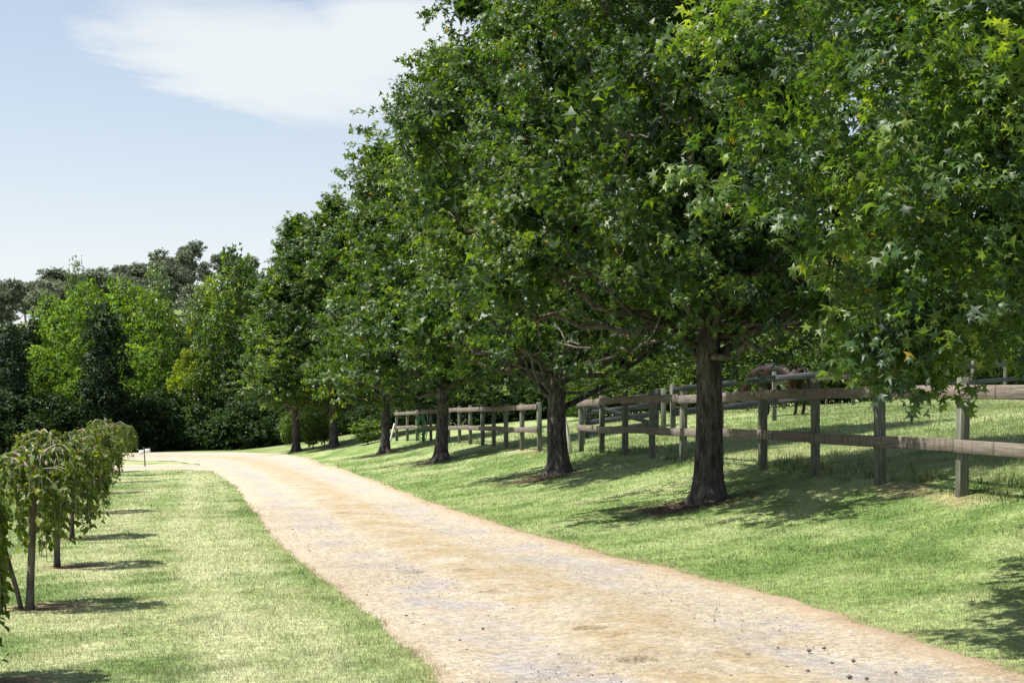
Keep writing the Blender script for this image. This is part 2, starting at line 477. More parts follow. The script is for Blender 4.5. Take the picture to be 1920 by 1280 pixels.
# trees whose feet matter for soil and shadow: (photo x, photo y)
ROW_PX = [(1328, 938), (1048, 888), (828, 862), (722, 848), (626, 838), (555, 846)]
ROW = [on_ground(*p) for p in ROW_PX]
TREE0 = gpt(5.15, 11.6)
WEEP_PX = [(-122, 1285), (60, 1140), (110, 1062), (137, 1009), (168, 961), (182, 925), (204, 905), (224, 892)]
WEEP = [on_ground(*p) for p in WEEP_PX]
FA0, FA1 = np.array([5.63, 17.8]), np.array([1.9, 39.0])
FDIR = (FA1 - FA0) / 9.0
A_POSTS = [FA0 + FDIR * i for i in range(-3, 10)]
B_PX = [(1012, 42.0), (979, 44.2), (949, 46.5), (926, 48.9), (905, 51.2), (882, 53.5), (862, 55.8), (841, 58.2), (823, 60.4), (808, 62.4), (794, 64.2), (782, 66.2), (764, 68.3), (744, 70.5)]
B_POSTS = [np.array([(px - 960) / F_PX * Z, Z]) for px, Z in B_PX]

def soil_mask(X, Y):
    """bare soil and dead grass: (soil, dead)"""
    X = np.asarray(X, float); Y = np.asarray(Y, float)
    s = np.zeros(X.shape); dd = np.zeros(X.shape)
    nz_ = fbm(X, Y, .5, 61, 3) - .5
    for (tx, ty, _z) in ROW:
        rr = np.hypot((X - tx + .35) / 1.25, (Y - ty + .25) / .95) + nz_ * .9
        s = np.maximum(s, 1 - sstep(.55, .95, rr))
    for (tx, ty, _z) in WEEP:
        rr = np.hypot((X - tx - .2) / .75, (Y - ty) / .42) + nz_ * 1.1
        dd = np.maximum(dd, .9 * (1 - sstep(.45, .9, rr)))
        s = np.maximum(s, .8 * (1 - sstep(.2, .5, rr)))
    for a, b, ya, yb in ((FA0, FA1, 10, 40), (B_POSTS[0], B_POSTS[-1], 41, 72)):
        u = (b - a) / np.linalg.norm(b - a); nn = np.array([-u[1], u[0]])
        q = (X - a[0]) * nn[0] + (Y - a[1]) * nn[1]
        al = (X - a[0]) * u[0] + (Y - a[1]) * u[1]
        pt = sstep(.62, .74, fbm(al, q * 2.2, 2.4, 71, 3))
        dd = np.maximum(dd, (1 - sstep(.15, .5, np.abs(q - .2) + nz_ * .6)) * pt * .62 * (Y > ya) * (Y < yb))
    return s, dd

GREEN_D, GREEN, PALE, STRAW = (.115, .185, .05), (.212, .285, .096), (.365, .39, .20), (.46, .40, .25)
DEAD = (.33, .245, .14); SOIL = (.082, .058, .041)
def lawn_colour(X, Y, rng=None):
    d = off(X, Y)
    a = fbm(X, Y, 2.6, 21, 4); b = fbm(X, Y, .55, 23, 3); c = fbm(X * .35, Y, 7., 25, 3)
    g = lerp(GREEN_D, GREEN, sstep(.3, .6, .5 * a + .5 * b)[:, None])
    p = sstep(.42, .62, .42 * a + .33 * c + .25 * b)
    left = (d < 0)
    wob = .25 * (fbm(X, Y, 3., 27, 2) - .5)
    st = np.exp(-((d + 3.1 + wob) / .3) ** 2) + .7 * np.exp(-((d + 2.45 + wob) / .22) ** 2) + .5 * np.exp(-((d + 4.3 + wob) / .3) ** 2)
    p = np.clip(p * np.where(left, .95, .75) + np.where(left, .05, 0.) + .85 * st * left, 0, 1)
    edge = np.where(left, sstep(-2.7, -1.9, d), 1 - sstep(2.0, 3.3, d))
    p = p * (1 - .5 * edge)
    pad = sstep(6.6, 7.4, d)
    p = np.clip(lerp(p, .25 + .4 * sstep(.4, .7, a), pad), 0, 1)
    cc = lerp(g, np.broadcast_to(PALE, g.shape), (p * .9)[:, None])
    cc = lerp(cc, np.array([.47, .47, .29]), (.6 * np.clip(st, 0, 1) * left * sstep(.3, .6, b))[:, None])
    weed = sstep(.66, .74, fbm(X, Y, .8, 29, 3))
    cc = lerp(cc, np.array([.075, .15, .035]), (.6 * weed * (1 - .7 * np.clip(st, 0, 1)))[:, None])
    s, dd = soil_mask(X, Y)
    return cc, s, dd

# ------------------------------------------------------------------ ground
def graded(a, b, step, grow, lim):
    xs = list(np.arange(a, b + 1e-6, step)); h = step
    while xs[-1] < lim:
        h = min(h * grow, 90); xs.append(xs[-1] + h)
    return np.array(xs)
gx_r = graded(0, 8.5, .17, 1.07, 1500); gx = np.concatenate([-gx_r[:0:-1], gx_r])
gy_f = graded(8, 26, .17, 1.035, 1600)
gy = np.concatenate([-graded(-8, 10, 1.0, 1.2, 300)[::-1], gy_f])
gy = np.unique(np.round(gy, 4))
GX, GY = np.meshgrid(gx, gy)
Xf, Yf = GX.ravel(), GY.ravel()
GZ = terr(Xf, Yf) - .004 - .05 * on_road(Xf, Yf, .4)
gc, gs, gd = lawn_colour(Xf, Yf)
gcol = gc * .9
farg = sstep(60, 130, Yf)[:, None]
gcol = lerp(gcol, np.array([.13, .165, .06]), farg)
gcol = lerp(gcol, np.array(DEAD) * .85, gd[:, None])
gcol = lerp(gcol, np.array(SOIL), gs[:, None])
ni, nj = GX.shape
ii, jj = np.meshgrid(np.arange(ni - 1), np.arange(nj - 1), indexing='ij')
gq = np.stack([ii * nj + jj, ii * nj + jj + 1, (ii + 1) * nj + jj + 1, (ii + 1) * nj + jj], -1).reshape(-1, 4)
def _gcol(n, l):
    at = n.new('ShaderNodeAttribute'); at.attribute_name = 'tint'
    f = remap(n, l, noise(n, l, 9, 6, .7), .25, .75, .55, 1.35)
    f2 = remap(n, l, noise(n, l, 60, 4, .7), .25, .75, .6, 1.35)
    mm = n.new('ShaderNodeMath'); mm.operation = 'MULTIPLY'; l.new(f, mm.inputs[0]); l.new(f2, mm.inputs[1])
    cb = n.new('ShaderNodeCombineColor')
    for k in range(3): l.new(mm.outputs[0], cb.inputs[k])
    return mixc(n, l, 1.0, at.outputs['Color'], cb.outputs[0], 'MULTIPLY')
M['ground'] = surf_mat('lawn_ground', _gcol, .95, lambda n, l: noise(n, l, 45, 5, .7), .1, .6, .03)
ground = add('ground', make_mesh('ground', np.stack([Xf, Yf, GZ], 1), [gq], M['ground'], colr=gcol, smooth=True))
tag(ground, 'mown green lawn sloping up to the paddock and the hill', None, None, 'structure')

# the drive
def strip(name, Lp, Rp, nc, lift):
    n = len(Lp); u = np.linspace(0, 1, nc)
    P = Lp[:, None, :] * (1 - u)[None, :, None] + Rp[:, None, :] * u[None, :, None]
    X, Y = P[..., 0].ravel(), P[..., 1].ravel()
    w = np.linalg.norm(Rp - Lp, axis=1)[:, None]
    ed = np.minimum(u[None, :] * w, (1 - u)[None, :] * w).ravel()
    uu = np.broadcast_to(u[None, :], (n, nc)).ravel()
    lump = .02 * (fbm(X, Y, 1.3, 81, 3) - .5) + .008 * (fbm(X, Y, .2, 83, 2) - .5)
    rut = -.018 * (np.exp(-((uu - .27) / .1) ** 2) + np.exp(-((uu - .74) / .1) ** 2)) + .015 * np.exp(-((uu - .5) / .15) ** 2)
    lift = np.broadcast_to(lift if not np.isscalar(lift) else np.array(lift), (n,)) if not np.isscalar(lift) else np.full(n, lift)
    Z = terr(X, Y) + np.repeat(lift, nc) + (lump + rut) * sstep(0, .35, ed) - .032 * (1 - sstep(0, .2, ed)) + .018
    i, j = np.meshgrid(np.arange(n - 1), np.arange(nc - 1), indexing='ij')
    q = np.stack([i * nc + j, i * nc + j + 1, (i + 1) * nc + j + 1, (i + 1) * nc + j], -1).reshape(-1, 4)
    me = make_mesh(name, np.stack([X, Y, Z], 1), [q], M['drive'], smooth=True)
    a = me.attributes.new('edge', 'FLOAT', 'POINT'); a.data.foreach_set('value', ed.astype(np.float32))
    a = me.attributes.new('across', 'FLOAT', 'POINT'); a.data.foreach_set('value', uu.astype(np.float32))
    return me
def _drive(n, l):
    ae = n.new('ShaderNodeAttribute'); ae.attribute_name = 'edge'
    ac = n.new('ShaderNodeAttribute'); ac.attribute_name = 'across'
    fine = noise(n, l, 38, 6, .72)
    straw = ramp(n, [(.3, (.2, .162, .112)), (.48, (.365, .32, .245)), (.68, (.50, .455, .37))]); l.new(fine, straw.inputs['Fac'])
    grav_n = noise(n, l, 70, 5, .75)
    grav = ramp(n, [(.34, (.14, .124, .113)), (.5, (.335, .307, .287)), (.66, (.46, .427, .40))]); l.new(grav_n, grav.inputs['Fac'])
    # wheel tracks show the stone
    tr = n.new('ShaderNodeMath'); tr.operation = 'SUBTRACT'; l.new(ac.outputs['Fac'], tr.inputs[0]); tr.inputs[1].default_value = .5
    ab = n.new('ShaderNodeMath'); ab.operation = 'ABSOLUTE'; l.new(tr.outputs[0], ab.inputs[0])
    t1 = remap(n, l, ab.outputs[0], .10, .22); t2 = remap(n, l, ab.outputs[0], .34, .42, 1, 0)
    tk = n.new('ShaderNodeMath'); tk.operation = 'MULTIPLY'; l.new(t1, tk.inputs[0]); l.new(t2, tk.inputs[1])
    pn = noise(n, l, .9, 5, .62)
    ad = n.new('ShaderNodeMath'); ad.operation = 'MULTIPLY_ADD'; l.new(tk.outputs[0], ad.inputs[0]); ad.inputs[1].default_value = .17; l.new(pn, ad.inputs[2])
    gm = remap(n, l, ad.outputs[0], .60, .76)
    c = mixc(n, l, gm, straw.outputs['Color'], grav.outputs['Color'])
    mid = remap(n, l, noise(n, l, 2.3, 5, .65), .5, .72)
    c = mixc(n, l, mid, c, mixc(n, l, .55, c, (.36, .28, .17)))
    cs = remap(n, l, ab.outputs[0], .06, .2, 1, 0)
    cn = remap(n, l, noise(n, l, 1.4, 5, .65), .36, .6)
    cm = n.new('ShaderNodeMath'); cm.operation = 'MULTIPLY'; l.new(cs, cm.inputs[0]); l.new(cn, cm.inputs[1])
    c = mixc(n, l, cm.outputs[0], c, mixc(n, l, .7, c, (.30, .225, .12)))
    md = remap(n, l, noise(n, l, 11, 5, .7), .3, .7, .74, 1.22)
    mc_ = n.new('ShaderNodeCombineColor')
    for k_ in range(3): l.new(md, mc_.inputs[k_])
    c = mixc(n, l, 1.0, c, mc_.outputs[0], 'MULTIPLY')
    deb = remap(n, l, noise(n, l, 17, 6, .75, stretch=(1, 1.6, 1)), .61, .69)
    c = mixc(n, l, deb, c, mixc(n, l, .65, c, (.15, .105, .06)))
    spk = remap(n, l, noise(n, l, 120, 3, .7), .62, .7)
    c = mixc(n, l, spk, c, mixc(n, l, .6, c, (.12, .09, .06)))
    en = noise(n, l, 5, 5, .65)
    es = n.new('ShaderNodeMath'); es.operation = 'MULTIPLY_ADD'; l.new(en, es.inputs[0]); es.inputs[1].default_value = .75; l.new(ae.outputs['Fac'], es.inputs[2])
    ri = remap(n, l, ac.outputs['Fac'], .3, .7, .3, 0.)
    es2 = n.new('ShaderNodeMath'); es2.operation = 'ADD'; l.new(es.outputs[0], es2.inputs[0]); l.new(ri, es2.inputs[1])
    em = remap(n, l, es2.outputs[0], .5, .9, .8, 0)
    c = mixc(n, l, em, c, mixc(n, l, fine, (.235, .165, .105), (.43, .33, .225)))
    return c
M['drive'] = surf_mat('gravel_drive', _drive, .95, lambda n, l: noise(n, l, 30, 8, .8), .1, .7, .035)
Yd = np.concatenate([np.arange(-6, 8, .5), np.arange(8, 26, .06), np.arange(26, 55.01, .25)])
Yj = np.clip(Yd, 0, None)
Lm = np.stack([left_edge(Yj) - (Yj - Yd) * -.0 + np.where(Yd < 0, -Yd * .16, 0), Yd], 1); Rm = np.stack([right_edge(Yj) + np.where(Yd < 0, -Yd * .2, 0), Yd], 1)
L1 = dense(SL1, 130); R1 = dense(SR1, 130)
L1[1:] += (np.stack([vnoise(L1[1:, 0], L1[1:, 1], 1.5, 3), vnoise(L1[1:, 0], L1[1:, 1], 1.5, 4)], 1) - .5) * .5
R1[1:] += (np.stack([vnoise(R1[1:, 0], R1[1:, 1], 1.5, 5), vnoise(R1[1:, 0], R1[1:, 1], 1.5, 6)], 1) - .5) * .5
Lm[:, 0] -= .1; Rm[:, 0] += .1
L1[0] = Lm[-1]; R1[0] = Rm[-1]
me = strip('driveway', np.concatenate([Lm, L1[1:]]), np.concatenate([Rm, R1[1:]]), 40, .0)
tag(add('driveway', me), 'pale gravel drive strewn with dry grass, bending left', None, None, 'structure')
me = strip('side_track', dense(SN2, 110), dense(SF2, 110), 16, np.interp(np.arange(110), [0, 2, 9], [-.06, -.03, .008]))
tag(add('side_track', me), 'grey gravel side track leading off to the left', None, None, 'structure')

# ------------------------------------------------------------------ grass blades
rng = np.random.default_rng(7)
M['grass'] = tint_mat('grass_blades', .6, .42, .3)
def scatter(y0, y1, dens, margin=1.5):
    xm0, xm1 = -.37 * y1 - margin, .37 * y1 + margin
    n = int((xm1 - xm0) * (y1 - y0) * dens)
    X = rng.uniform(xm0, xm1, n); Y = rng.uniform(y0, y1, n)
    k = np.abs(X) < .37 * Y + margin
    return X[k], Y[k]
def blades(X, Y, Z, ln, wd, colr, lean=.5, flat=None):
    n = len(X); a = rng.uniform(0, 2 * math.pi, n); b = rng.uniform(0, 2 * math.pi, n)
    s = np.abs(rng.normal(0, lean, n)).clip(0, 1.35) if flat is None else flat
    w = np.stack([np.cos(a), np.sin(a), np.zeros(n)], 1) * (wd / 2)[:, None]
    t = np.stack([np.cos(b) * np.sin(s), np.sin(b) * np.sin(s), np.cos(s)], 1) * ln[:, None]
    P = np.stack([X, Y, Z], 1)
    V = np.stack([P - w, P + w, P + t], 1).reshape(-1, 3)
    Fc = np.arange(3 * n).reshape(-1, 3)
    return V, Fc, np.repeat(colr, 3, axis=0)
GV, GF, GC, base = [], [], [], 0
for y0, y1, dens, wsc in ((7.5, 11, 4600, 1.0), (11, 15, 2900, 1.25), (15, 21, 1500, 1.7), (21, 30, 720, 2.4), (30, 44, 270, 3.6), (44, 62, 85, 5.5)):
    X, Y = scatter(y0, y1, dens)
    d = off(X, Y)
    road = on_road(X, Y, .0)
    road_in = on_road(X, Y, .10)
    cc, s, dd = lawn_colour(X, Y)
    keep = ~road & (rng.random(len(X)) > s * 1.05) & (rng.random(len(X)) > .3 * dd)
    ein = np.minimum(X - left_edge(Y), right_edge(Y) - X)
    keep |= road & (Y < 55) & (rng.random(len(X)) < .6 * np.exp(-np.clip(ein, 0, 9) / .07) * (.3 + 1.4 * sstep(.4, .65, vnoise(X, Y, .22, 111))))
    X, Y, d, cc, s, dd, road = X[keep], Y[keep], d[keep], cc[keep], s[keep], dd[keep], road[keep]
    n = len(X)
    pad = sstep(6.7, 7.6, d) * (Y < 62)
    tuft = sstep(.55, .8, fbm(X, Y, .35, 91, 2))
    ln = rng.uniform(.012, .032, n) * (1 + .9 * tuft) * (1 + .10 * wsc) + pad * rng.uniform(.0, .085, n) * (.4 + tuft)
    fence_tuft = np.exp(-((d - 6.7) / .45) ** 2) * sstep(.45, .7, fbm(X, Y, .8, 93, 2))
    ln += fence_tuft * rng.uniform(0, .14, n)
    ln *= (1 - .5 * dd)
    wd = rng.uniform(.0028, .0055, n) * wsc * 1.15
    v = rng.normal(0, .16, n)[:, None]
    cc = cc * (1 + v) * (1 + .2 * rng.normal(0, .35, (n, 3)) * np.array([.5, .2, .6]))
    dry = rng.random(n) < (.06 + .75 * dd + .25 * road)
    edge_d = np.minimum(np.abs(X - left_edge(Y)), np.abs(X - right_edge(Y))) if y1 < 56 else np.full(n, 9.)
    dry |= rng.random(n) < .65 * (1 - sstep(.0, .22, edge_d + .12 * (vnoise(X, Y, .25, 95) - .5)))
    cc[dry] = lerp(np.array(STRAW), np.array(DEAD), rng.random((dry.sum(), 1))) * (1 + .2 * rng.normal(0, 1, (dry.sum(), 1)))
    cc = np.clip(cc, .01, .6)
    V, Fc, C = blades(X, Y, terr(X, Y) - .005, ln, wd, cc, lean=.95)
    GV.append(V); GF.append(Fc + base); GC.append(C); base += len(V)
gr = add('grass', make_mesh('grass', np.concatenate(GV), [np.concatenate(GF)], M['grass'], colr=np.concatenate(GC)))
tag(gr, 'short mown grass of the lawn and paddock', 'grass', None, 'stuff')

# straw and clippings lying on the drive
SV, SF, SC, base = [], [], [], 0
for y0, y1, dens, wsc in ((7.5, 12, 3600, 1.0), (12, 18, 1600, 1.4), (18, 30, 500, 2.2)):
    X, Y = scatter(y0, y1, dens)
    k = on_road(X, Y, -.1) & (rng.random(len(X)) < .15 + .85 * sstep(.38, .62, fbm(X, Y, .9, 97, 4)))
    X, Y = X[k], Y[k]; n = len(X)
    le, re = left_edge(Y), right_edge(Y)
    u = (X - le) / (re - le)
    Z = terr(X, Y) + .018 + .012 - .018 * (np.exp(-((u - .27) / .1) ** 2) + np.exp(-((u - .74) / .1) ** 2)) + .015 * np.exp(-((u - .5) / .15) ** 2)
    edd = np.minimum(X - le, re - X)
    t = rng.random((n, 1))
    cc = lerp((.56, .50, .39), (.27, .20, .115), t)
    red = (1 - sstep(.1, .5, edd + .3 * (vnoise(X, Y, .5, 99) - .5)))[:, None] * rng.random((n, 1))
    cc = lerp(cc, np.array([.38, .245, .15]), red)
    gg = rng.random(n) < .07
    cc[gg] = (.3, .34, .14)
    V, Fc, C = blades(X, Y, Z, rng.uniform(.02, .06, n) * wsc ** .5, rng.uniform(.0025, .005, n) * wsc, cc, flat=rng.uniform(1.25, 1.52, n))
    SV.append(V); SF.append(Fc + base); SC.append(C); base += len(V)
st = add('dry_grass_clippings', make_mesh('dry_grass_clippings', np.concatenate(SV), [np.concatenate(SF)], M['grass'], colr=np.concatenate(SC)))
tag(st, 'dry straw coloured grass clippings scattered over the drive', 'clippings', None, 'stuff')

# ------------------------------------------------------------------ stones
def stone_mesh(seed, squash=.6):
    r_ = np.random.default_rng(seed)
    V = []; 
    rings = [(-.9, .45), (-.35, .95), (.35, .9), (.85, .45)]
    for z, rr in rings:
        for k in range(6):
            a = k * math.pi / 3 + r_.normal(0, .15)
            q = rr * r_.uniform(.55, 1.25)
            V.append((q * math.cos(a), q * math.sin(a) * .8, z * squash * r_.uniform(.7, 1.3)))
    F4 = []
    for i in range(3):
        for k in range(6):
            F4.append([i * 6 + k, i * 6 + (k + 1) % 6, (i + 1) * 6 + (k + 1) % 6, (i + 1) * 6 + k])
    F6 = [[18, 19, 20, 21, 22, 23], [5, 4, 3, 2, 1, 0]]
    return np.array(V), [np.array(F4), np.array(F6)]
def road_z(X, Y):
    return terr(X, Y) + .016
# pebbles: too many to count
SVs = [stone_mesh(s) for s in range(4)]
PB = MB()
npb = 0
X, Y = scatter(7.5, 26, 60)
k = on_road(X, Y, .05); X, Y = X[k], Y[k]
u = (X - left_edge(Y)) / (right_edge(Y) - left_edge(Y))
trk = np.exp(-((u - .24) / .1) ** 2) + np.exp(-((u - .74) / .12) ** 2) + .8 * np.exp(-((u - .04) / .05) ** 2)
k = rng.random(len(X)) < (.05 + .95 * trk * sstep(.45, .65, fbm(X, Y, 1.2, 103, 3)))
for x, y in zip(X[k], Y[k]):
    V, Fs = SVs[rng.integers(4)]
    s = rng.uniform(.003, .009)
    PB.put(orient(V * s, (x, y, float(road_z(x, y)) + s * .2), rng.uniform(0, 6.28)), Fs)
pb_o = add('gravel', PB.mesh('gravel', M['stone']))
tag(pb_o, 'fine loose gravel showing in the wheel tracks of the drive', 'gravel', None, 'stuff')
st_me = [make_mesh('stone', V, Fs, M['stone']) for V, Fs in SVs]
STONES = [(px_, py_, s_ * .72) for px_, py_, s_ in [(1403, 1233, .036), (1517, 1225, .038), (1545, 1220, .03), (1600, 1244, .03), (1459, 1219, .022), (1371, 1274, .032), (1592, 1275, .04), (1340, 1167, .02),
          (1679, 1266, .026), (1515, 1262, .024), (1625, 1278, .03), (688, 1119, .026), (762, 1158, .026), (795, 1175, .02), (905, 1183, .024), (581, 1036, .022), (548, 994, .024),
          (1042, 1100, .024), (862, 1204, .022), (875, 1222, .02), (930, 1160, .018), (1282, 1185, .026), (773, 1172, .018), (1475, 1255, .02), (1560, 1248, .022)]]
for i, (px, py, s) in enumerate(STONES):
    x, y, z = on_ground(px, py)
    o = add('stone', st_me[i % 4], None, (x, y, float(road_z(x, y)) + s * .3), rng.uniform(0, 6.28))
    o.scale = (s, s * rng.uniform(.7, 1), s * rng.uniform(.7, 1))
    tag(o, 'small dark grey stone lying loose on the gravel drive', 'stone', 'loose stones on the drive')

# clumps of dried clippings
def clump_mesh(seed, n=260, w=.11):
    r_ = np.random.default_rng(seed)
    a = r_.uniform(0, 6.28, n); q = np.sqrt(r_.random(n)) * w
    X, Y = q * np.cos(a) * 1.5, q * np.sin(a)
    Z = r_.random(n) * .028 * (1 - (q / w) ** 2)
    cc = lerp((.16, .105, .05), (.38, .29, .16), r_.random((n, 1)))
    b = r_.uniform(0, 6.28, n); s = r_.uniform(1.25, 1.75, n); L = r_.uniform(.02, .05, n)
    t = np.stack([np.cos(b) * np.sin(s), np.sin(b) * np.sin(s), np.cos(s)], 1) * L[:, None]
    wv = np.stack([-np.sin(b), np.cos(b), np.zeros(n)], 1) * .003
    P = np.stack([X, Y, Z], 1)
    V = np.stack([P - wv, P + wv, P + t], 1).reshape(-1, 3)
    V[:, 2] = np.maximum(V[:, 2], .001)
    return make_mesh('clippings_clump', V, [np.arange(3 * n).reshape(-1, 3)], M['grass'], colr=np.repeat(cc, 3, axis=0))
CL = [(1113, 1183, 1.0, 'round brown clump of dried clippings in the middle of the drive'), (1172, 1196, .85, 'loose flat brown clump of clippings beside the round one on the drive'),
      (1200, 1243, 1.05, 'long brown clump of dried clippings lowest on the drive'), (606, 940, 1.0, 'dark brown clump of clippings on the far part of the drive'),
      (645, 964, 1.0, 'dark clump of clippings just nearer than the farthest clump'), (772, 1075, .9, 'small brown clump of clippings left of the drive centre'),
      (876, 1072, 1.1, 'wide brown clump of clippings on the drive centre strip'), (920, 1113, .8, 'small brown clump of clippings below the drive centre strip')]
for i, (px, py, s, lb) in enumerate(CL):
    x, y, z = on_ground(px, py)
    o = add('clippings_clump', clump_mesh(200 + i), None, (x, y, float(road_z(x, y)) + .006), rng.uniform(-.4, .4))
    o.scale = (s, s, s * 1.1)
    tag(o, lb, 'clippings', 'clumps of dried clippings on the drive')
# ------------------------------------------------------------------ foliage
def _polar(a, r, z=0.):
    a = R(a); return (r * math.sin(a), r * math.cos(a), z)
STAR_V = [_polar(-152, .26), _polar(-92, .34, .02), _polar(-31, .37, .03), _polar(31, .37, .03), _polar(92, .34, .02), _polar(152, .26),
          _polar(-120, .78, -.14), _polar(-61, .98, -.12), _polar(0, 1.05, -.16), _polar(61, .98, -.12), _polar(120, .78, -.14)]
STAR_V = np.array(STAR_V) + np.array([0, .3, 0])
STAR_F = [np.array([[0, 6, 1], [1, 7, 2], [2, 8, 3], [3, 9, 4], [4, 10, 5]]), np.array([[0, 1, 2, 3, 4, 5]])]
TRI_V = np.array([_polar(180, .3), _polar(-58, .34, .03), _polar(58, .34, .03), _polar(-112, .95, -.1), _polar(0, 1.05, -.12), _polar(112, .95, -.1)]) + np.array([0, .3, 0])
TRI_F = [np.array([[0, 3, 1], [1, 4, 2], [2, 5, 0], [0, 1, 2]])]
OVAL_V = np.array([(0, 0, 0), (.36, .28, .1), (.3, .62, .09), (0, 1.05, -.08), (-.3, .62, .09), (-.36, .28, .1)])
OVAL_F = [np.array([[0, 1, 2, 3], [0, 3, 4, 5]])]
DIA_V = np.array([(0, 0, 0), (.34, .45, .12), (0, 1.0, -.05), (-.34, .45, .12)])
DIA_F = [np.array([[0, 1, 2], [0, 2, 3]])]
TEMPL = {'star': (STAR_V, STAR_F), 'tri': (TRI_V, TRI_F), 'oval': (OVAL_V, OVAL_F), 'dia': (DIA_V, DIA_F)}

def frames(nv, tv):
    nv = nrm(nv); tv = nrm(tv - nv * np.sum(nv * tv, 1, keepdims=True))
    return np.stack([np.cross(tv, nv), tv, nv], 2)        # columns: across, tip, normal
def leaves_mesh(name, P, Fm, S, lv, kind, mat, coarse=None, fill=None):
    """coarse: mask of leaves drawn with the simpler three-lobed outline; fill: a second set of leaves inside the crown"""
    sets = []
    if coarse is None:
        sets.append((P, Fm, S, lv, kind))
    else:
        sets += [(P[~coarse], Fm[~coarse], S[~coarse], lv[~coarse], kind), (P[coarse], Fm[coarse], S[coarse], lv[coarse], 'tri')]
    if fill is not None:
        sets.append((*fill, 'tri'))
    Vs, Fs, L, b0 = [], [], [], 0
    for (p, fm, s_, l_, kd) in sets:
        TV, TF = TEMPL[kd]; n = len(p); k = len(TV)
        if not n: continue
        V = np.einsum('nij,kj->nki', fm, TV) * s_[:, None, None] + p[:, None, :]
        offs = (b0 + np.arange(n) * k)[:, None, None]
        for f in TF:
            Fs.append((f[None] + offs).reshape(-1, f.shape[1])); L.append(np.repeat(l_, len(f)))
        Vs.append(V.reshape(-1, 3)); b0 += n * k
    return make_mesh(name, np.concatenate(Vs), Fs, mat, lv=np.concatenate(L))
def fill_leaves(rg, bo, n, size, shrink=.72):
    """leaves deep inside the crown and its boughs, so that no daylight shows through"""
    i = rg.integers(0, len(bo), n)
    ax = bo[i, :3] * np.array([shrink, shrink, 1]) * np.stack([rg.uniform(.1, .95, n)] * 2 + [np.ones(n)], 1) + rg.normal(0, .3, (n, 3))
    ins = bo[i, :3] + nrm(rg.normal(0, 1, (n, 3))) * (bo[i, 3] * .5 * rg.random(n) ** .5)[:, None] * np.array([1, 1, .7])
    P = np.where((rg.random(n) < .4)[:, None], ax, ins)
    return P, frames(rg.normal(0, 1, (n, 3)) + np.array([0, -.2, .4]), rg.normal(0, 1, (n, 3))), size * rg.uniform(.8, 1.3, n), np.clip(.35 + rg.normal(0, .2, n), 0, .9)

def crown_leaves(rg, boughs, nspray, nleaf, slen, lsize, out_w=.6, up_w=.35, flat=.75, droop=.5, upright=0.):
    """boughs: (n,4) centre and radius. Returns position, frame, size, tone of every leaf."""
    nb = len(boughs); ctr = np.repeat(boughs[:, :3], nspray, 0); br = np.repeat(boughs[:, 3], nspray)
    ax = np.stack([ctr[:, 0], ctr[:, 1], np.zeros(len(ctr))], 1); outw = nrm(ax + 1e-6)
    v = nrm(rg.normal(0, 1, ctr.shape) + outw * out_w + np.array([0, 0, up_w]))
    basep = ctr + v * (br * rg.uniform(.66, 1.02, len(br)))[:, None] * np.array([1, 1, flat])
    sdv = nrm(v * .8 + rg.normal(0, .45, v.shape) + np.array([0, 0, .15 + upright]))
    L = slen * rg.uniform(.6, 1.3, len(basep))
    tone = rg.normal(0, .12, len(basep)) + np.repeat(rg.normal(0, .13, nb), nspray)
    n = len(basep) * nleaf
    rep = lambda a: np.repeat(a, nleaf, 0)
    t = rg.random(n)
    P = rep(basep) + rep(sdv) * (rep(L) * t)[:, None] + rg.normal(0, slen * .15, (n, 3)) * np.array([1, 1, .7])
    nv = rep(nrm(np.array([0, 0, .55]) + v * .6 + rg.normal(0, .5, v.shape))) + rg.normal(0, .42, (n, 3))
    tv = rep(sdv) * .6 + np.array([0, 0, -droop]) + rg.normal(0, .55, (n, 3))
    S = lsize * rg.uniform(.65, 1.2, n)
    lv = np.clip(.42 + rep(tone) + rg.normal(0, .17, n), 0, .96)
    odd = rg.random(n); lv[odd < .006] = rg.uniform(.97, 1, (odd < .006).sum())
    Fm = frames(nv, tv)
    Fm = Fm * np.stack([rg.uniform(.62, 1.08, n), np.ones(n), rg.uniform(-.3, 3.2, n)], 1)[:, None, :]     # narrow, broad, flat and curled leaves
    return P, Fm, S, lv

def env(t, peak=.3, low=.5, top=.1):
    t = np.asarray(t, float)
    a = low + (1 - low) * np.sin(np.clip(t / peak, 0, 1) * math.pi / 2)
    b = top + (1 - top) * np.cos(np.clip((t - peak) / (1 - peak), 0, 1) * math.pi / 2) ** .85
    return np.where(t < peak, a, b)
def make_boughs(rg, n, H, zb, rmax, br, peak=.3, low=.5, top=.1, inner=.3):
    t = (np.arange(n) + rg.random(n)) / n
    t = np.clip(1 - (1 - t) ** .72, 0, .985)                      # more of them low down
    az = np.arange(n) * 2.39996 + rg.normal(0, .35, n)
    ph = rg.uniform(0, 6.28, 4)
    lob = 1 + .10 * np.sin(2 * az + ph[0]) + .12 * np.sin(3 * az + 5 * t + ph[1]) + .10 * np.sin(5 * az + 9 * t + ph[2])
    Rr = rmax * env(t, peak, low, top) * lob
    b = br * rg.uniform(.65, 1.25, n) * (.45 + .55 * env(t, peak, low, top))
    rad = np.maximum(Rr - b * .8, 0) * np.where(rg.random(n) < inner, rg.uniform(.2, .7, n), rg.uniform(.82, 1.04, n))
    return np.stack([rad * np.cos(az), rad * np.sin(az), zb + t * (H - zb), b], 1), t

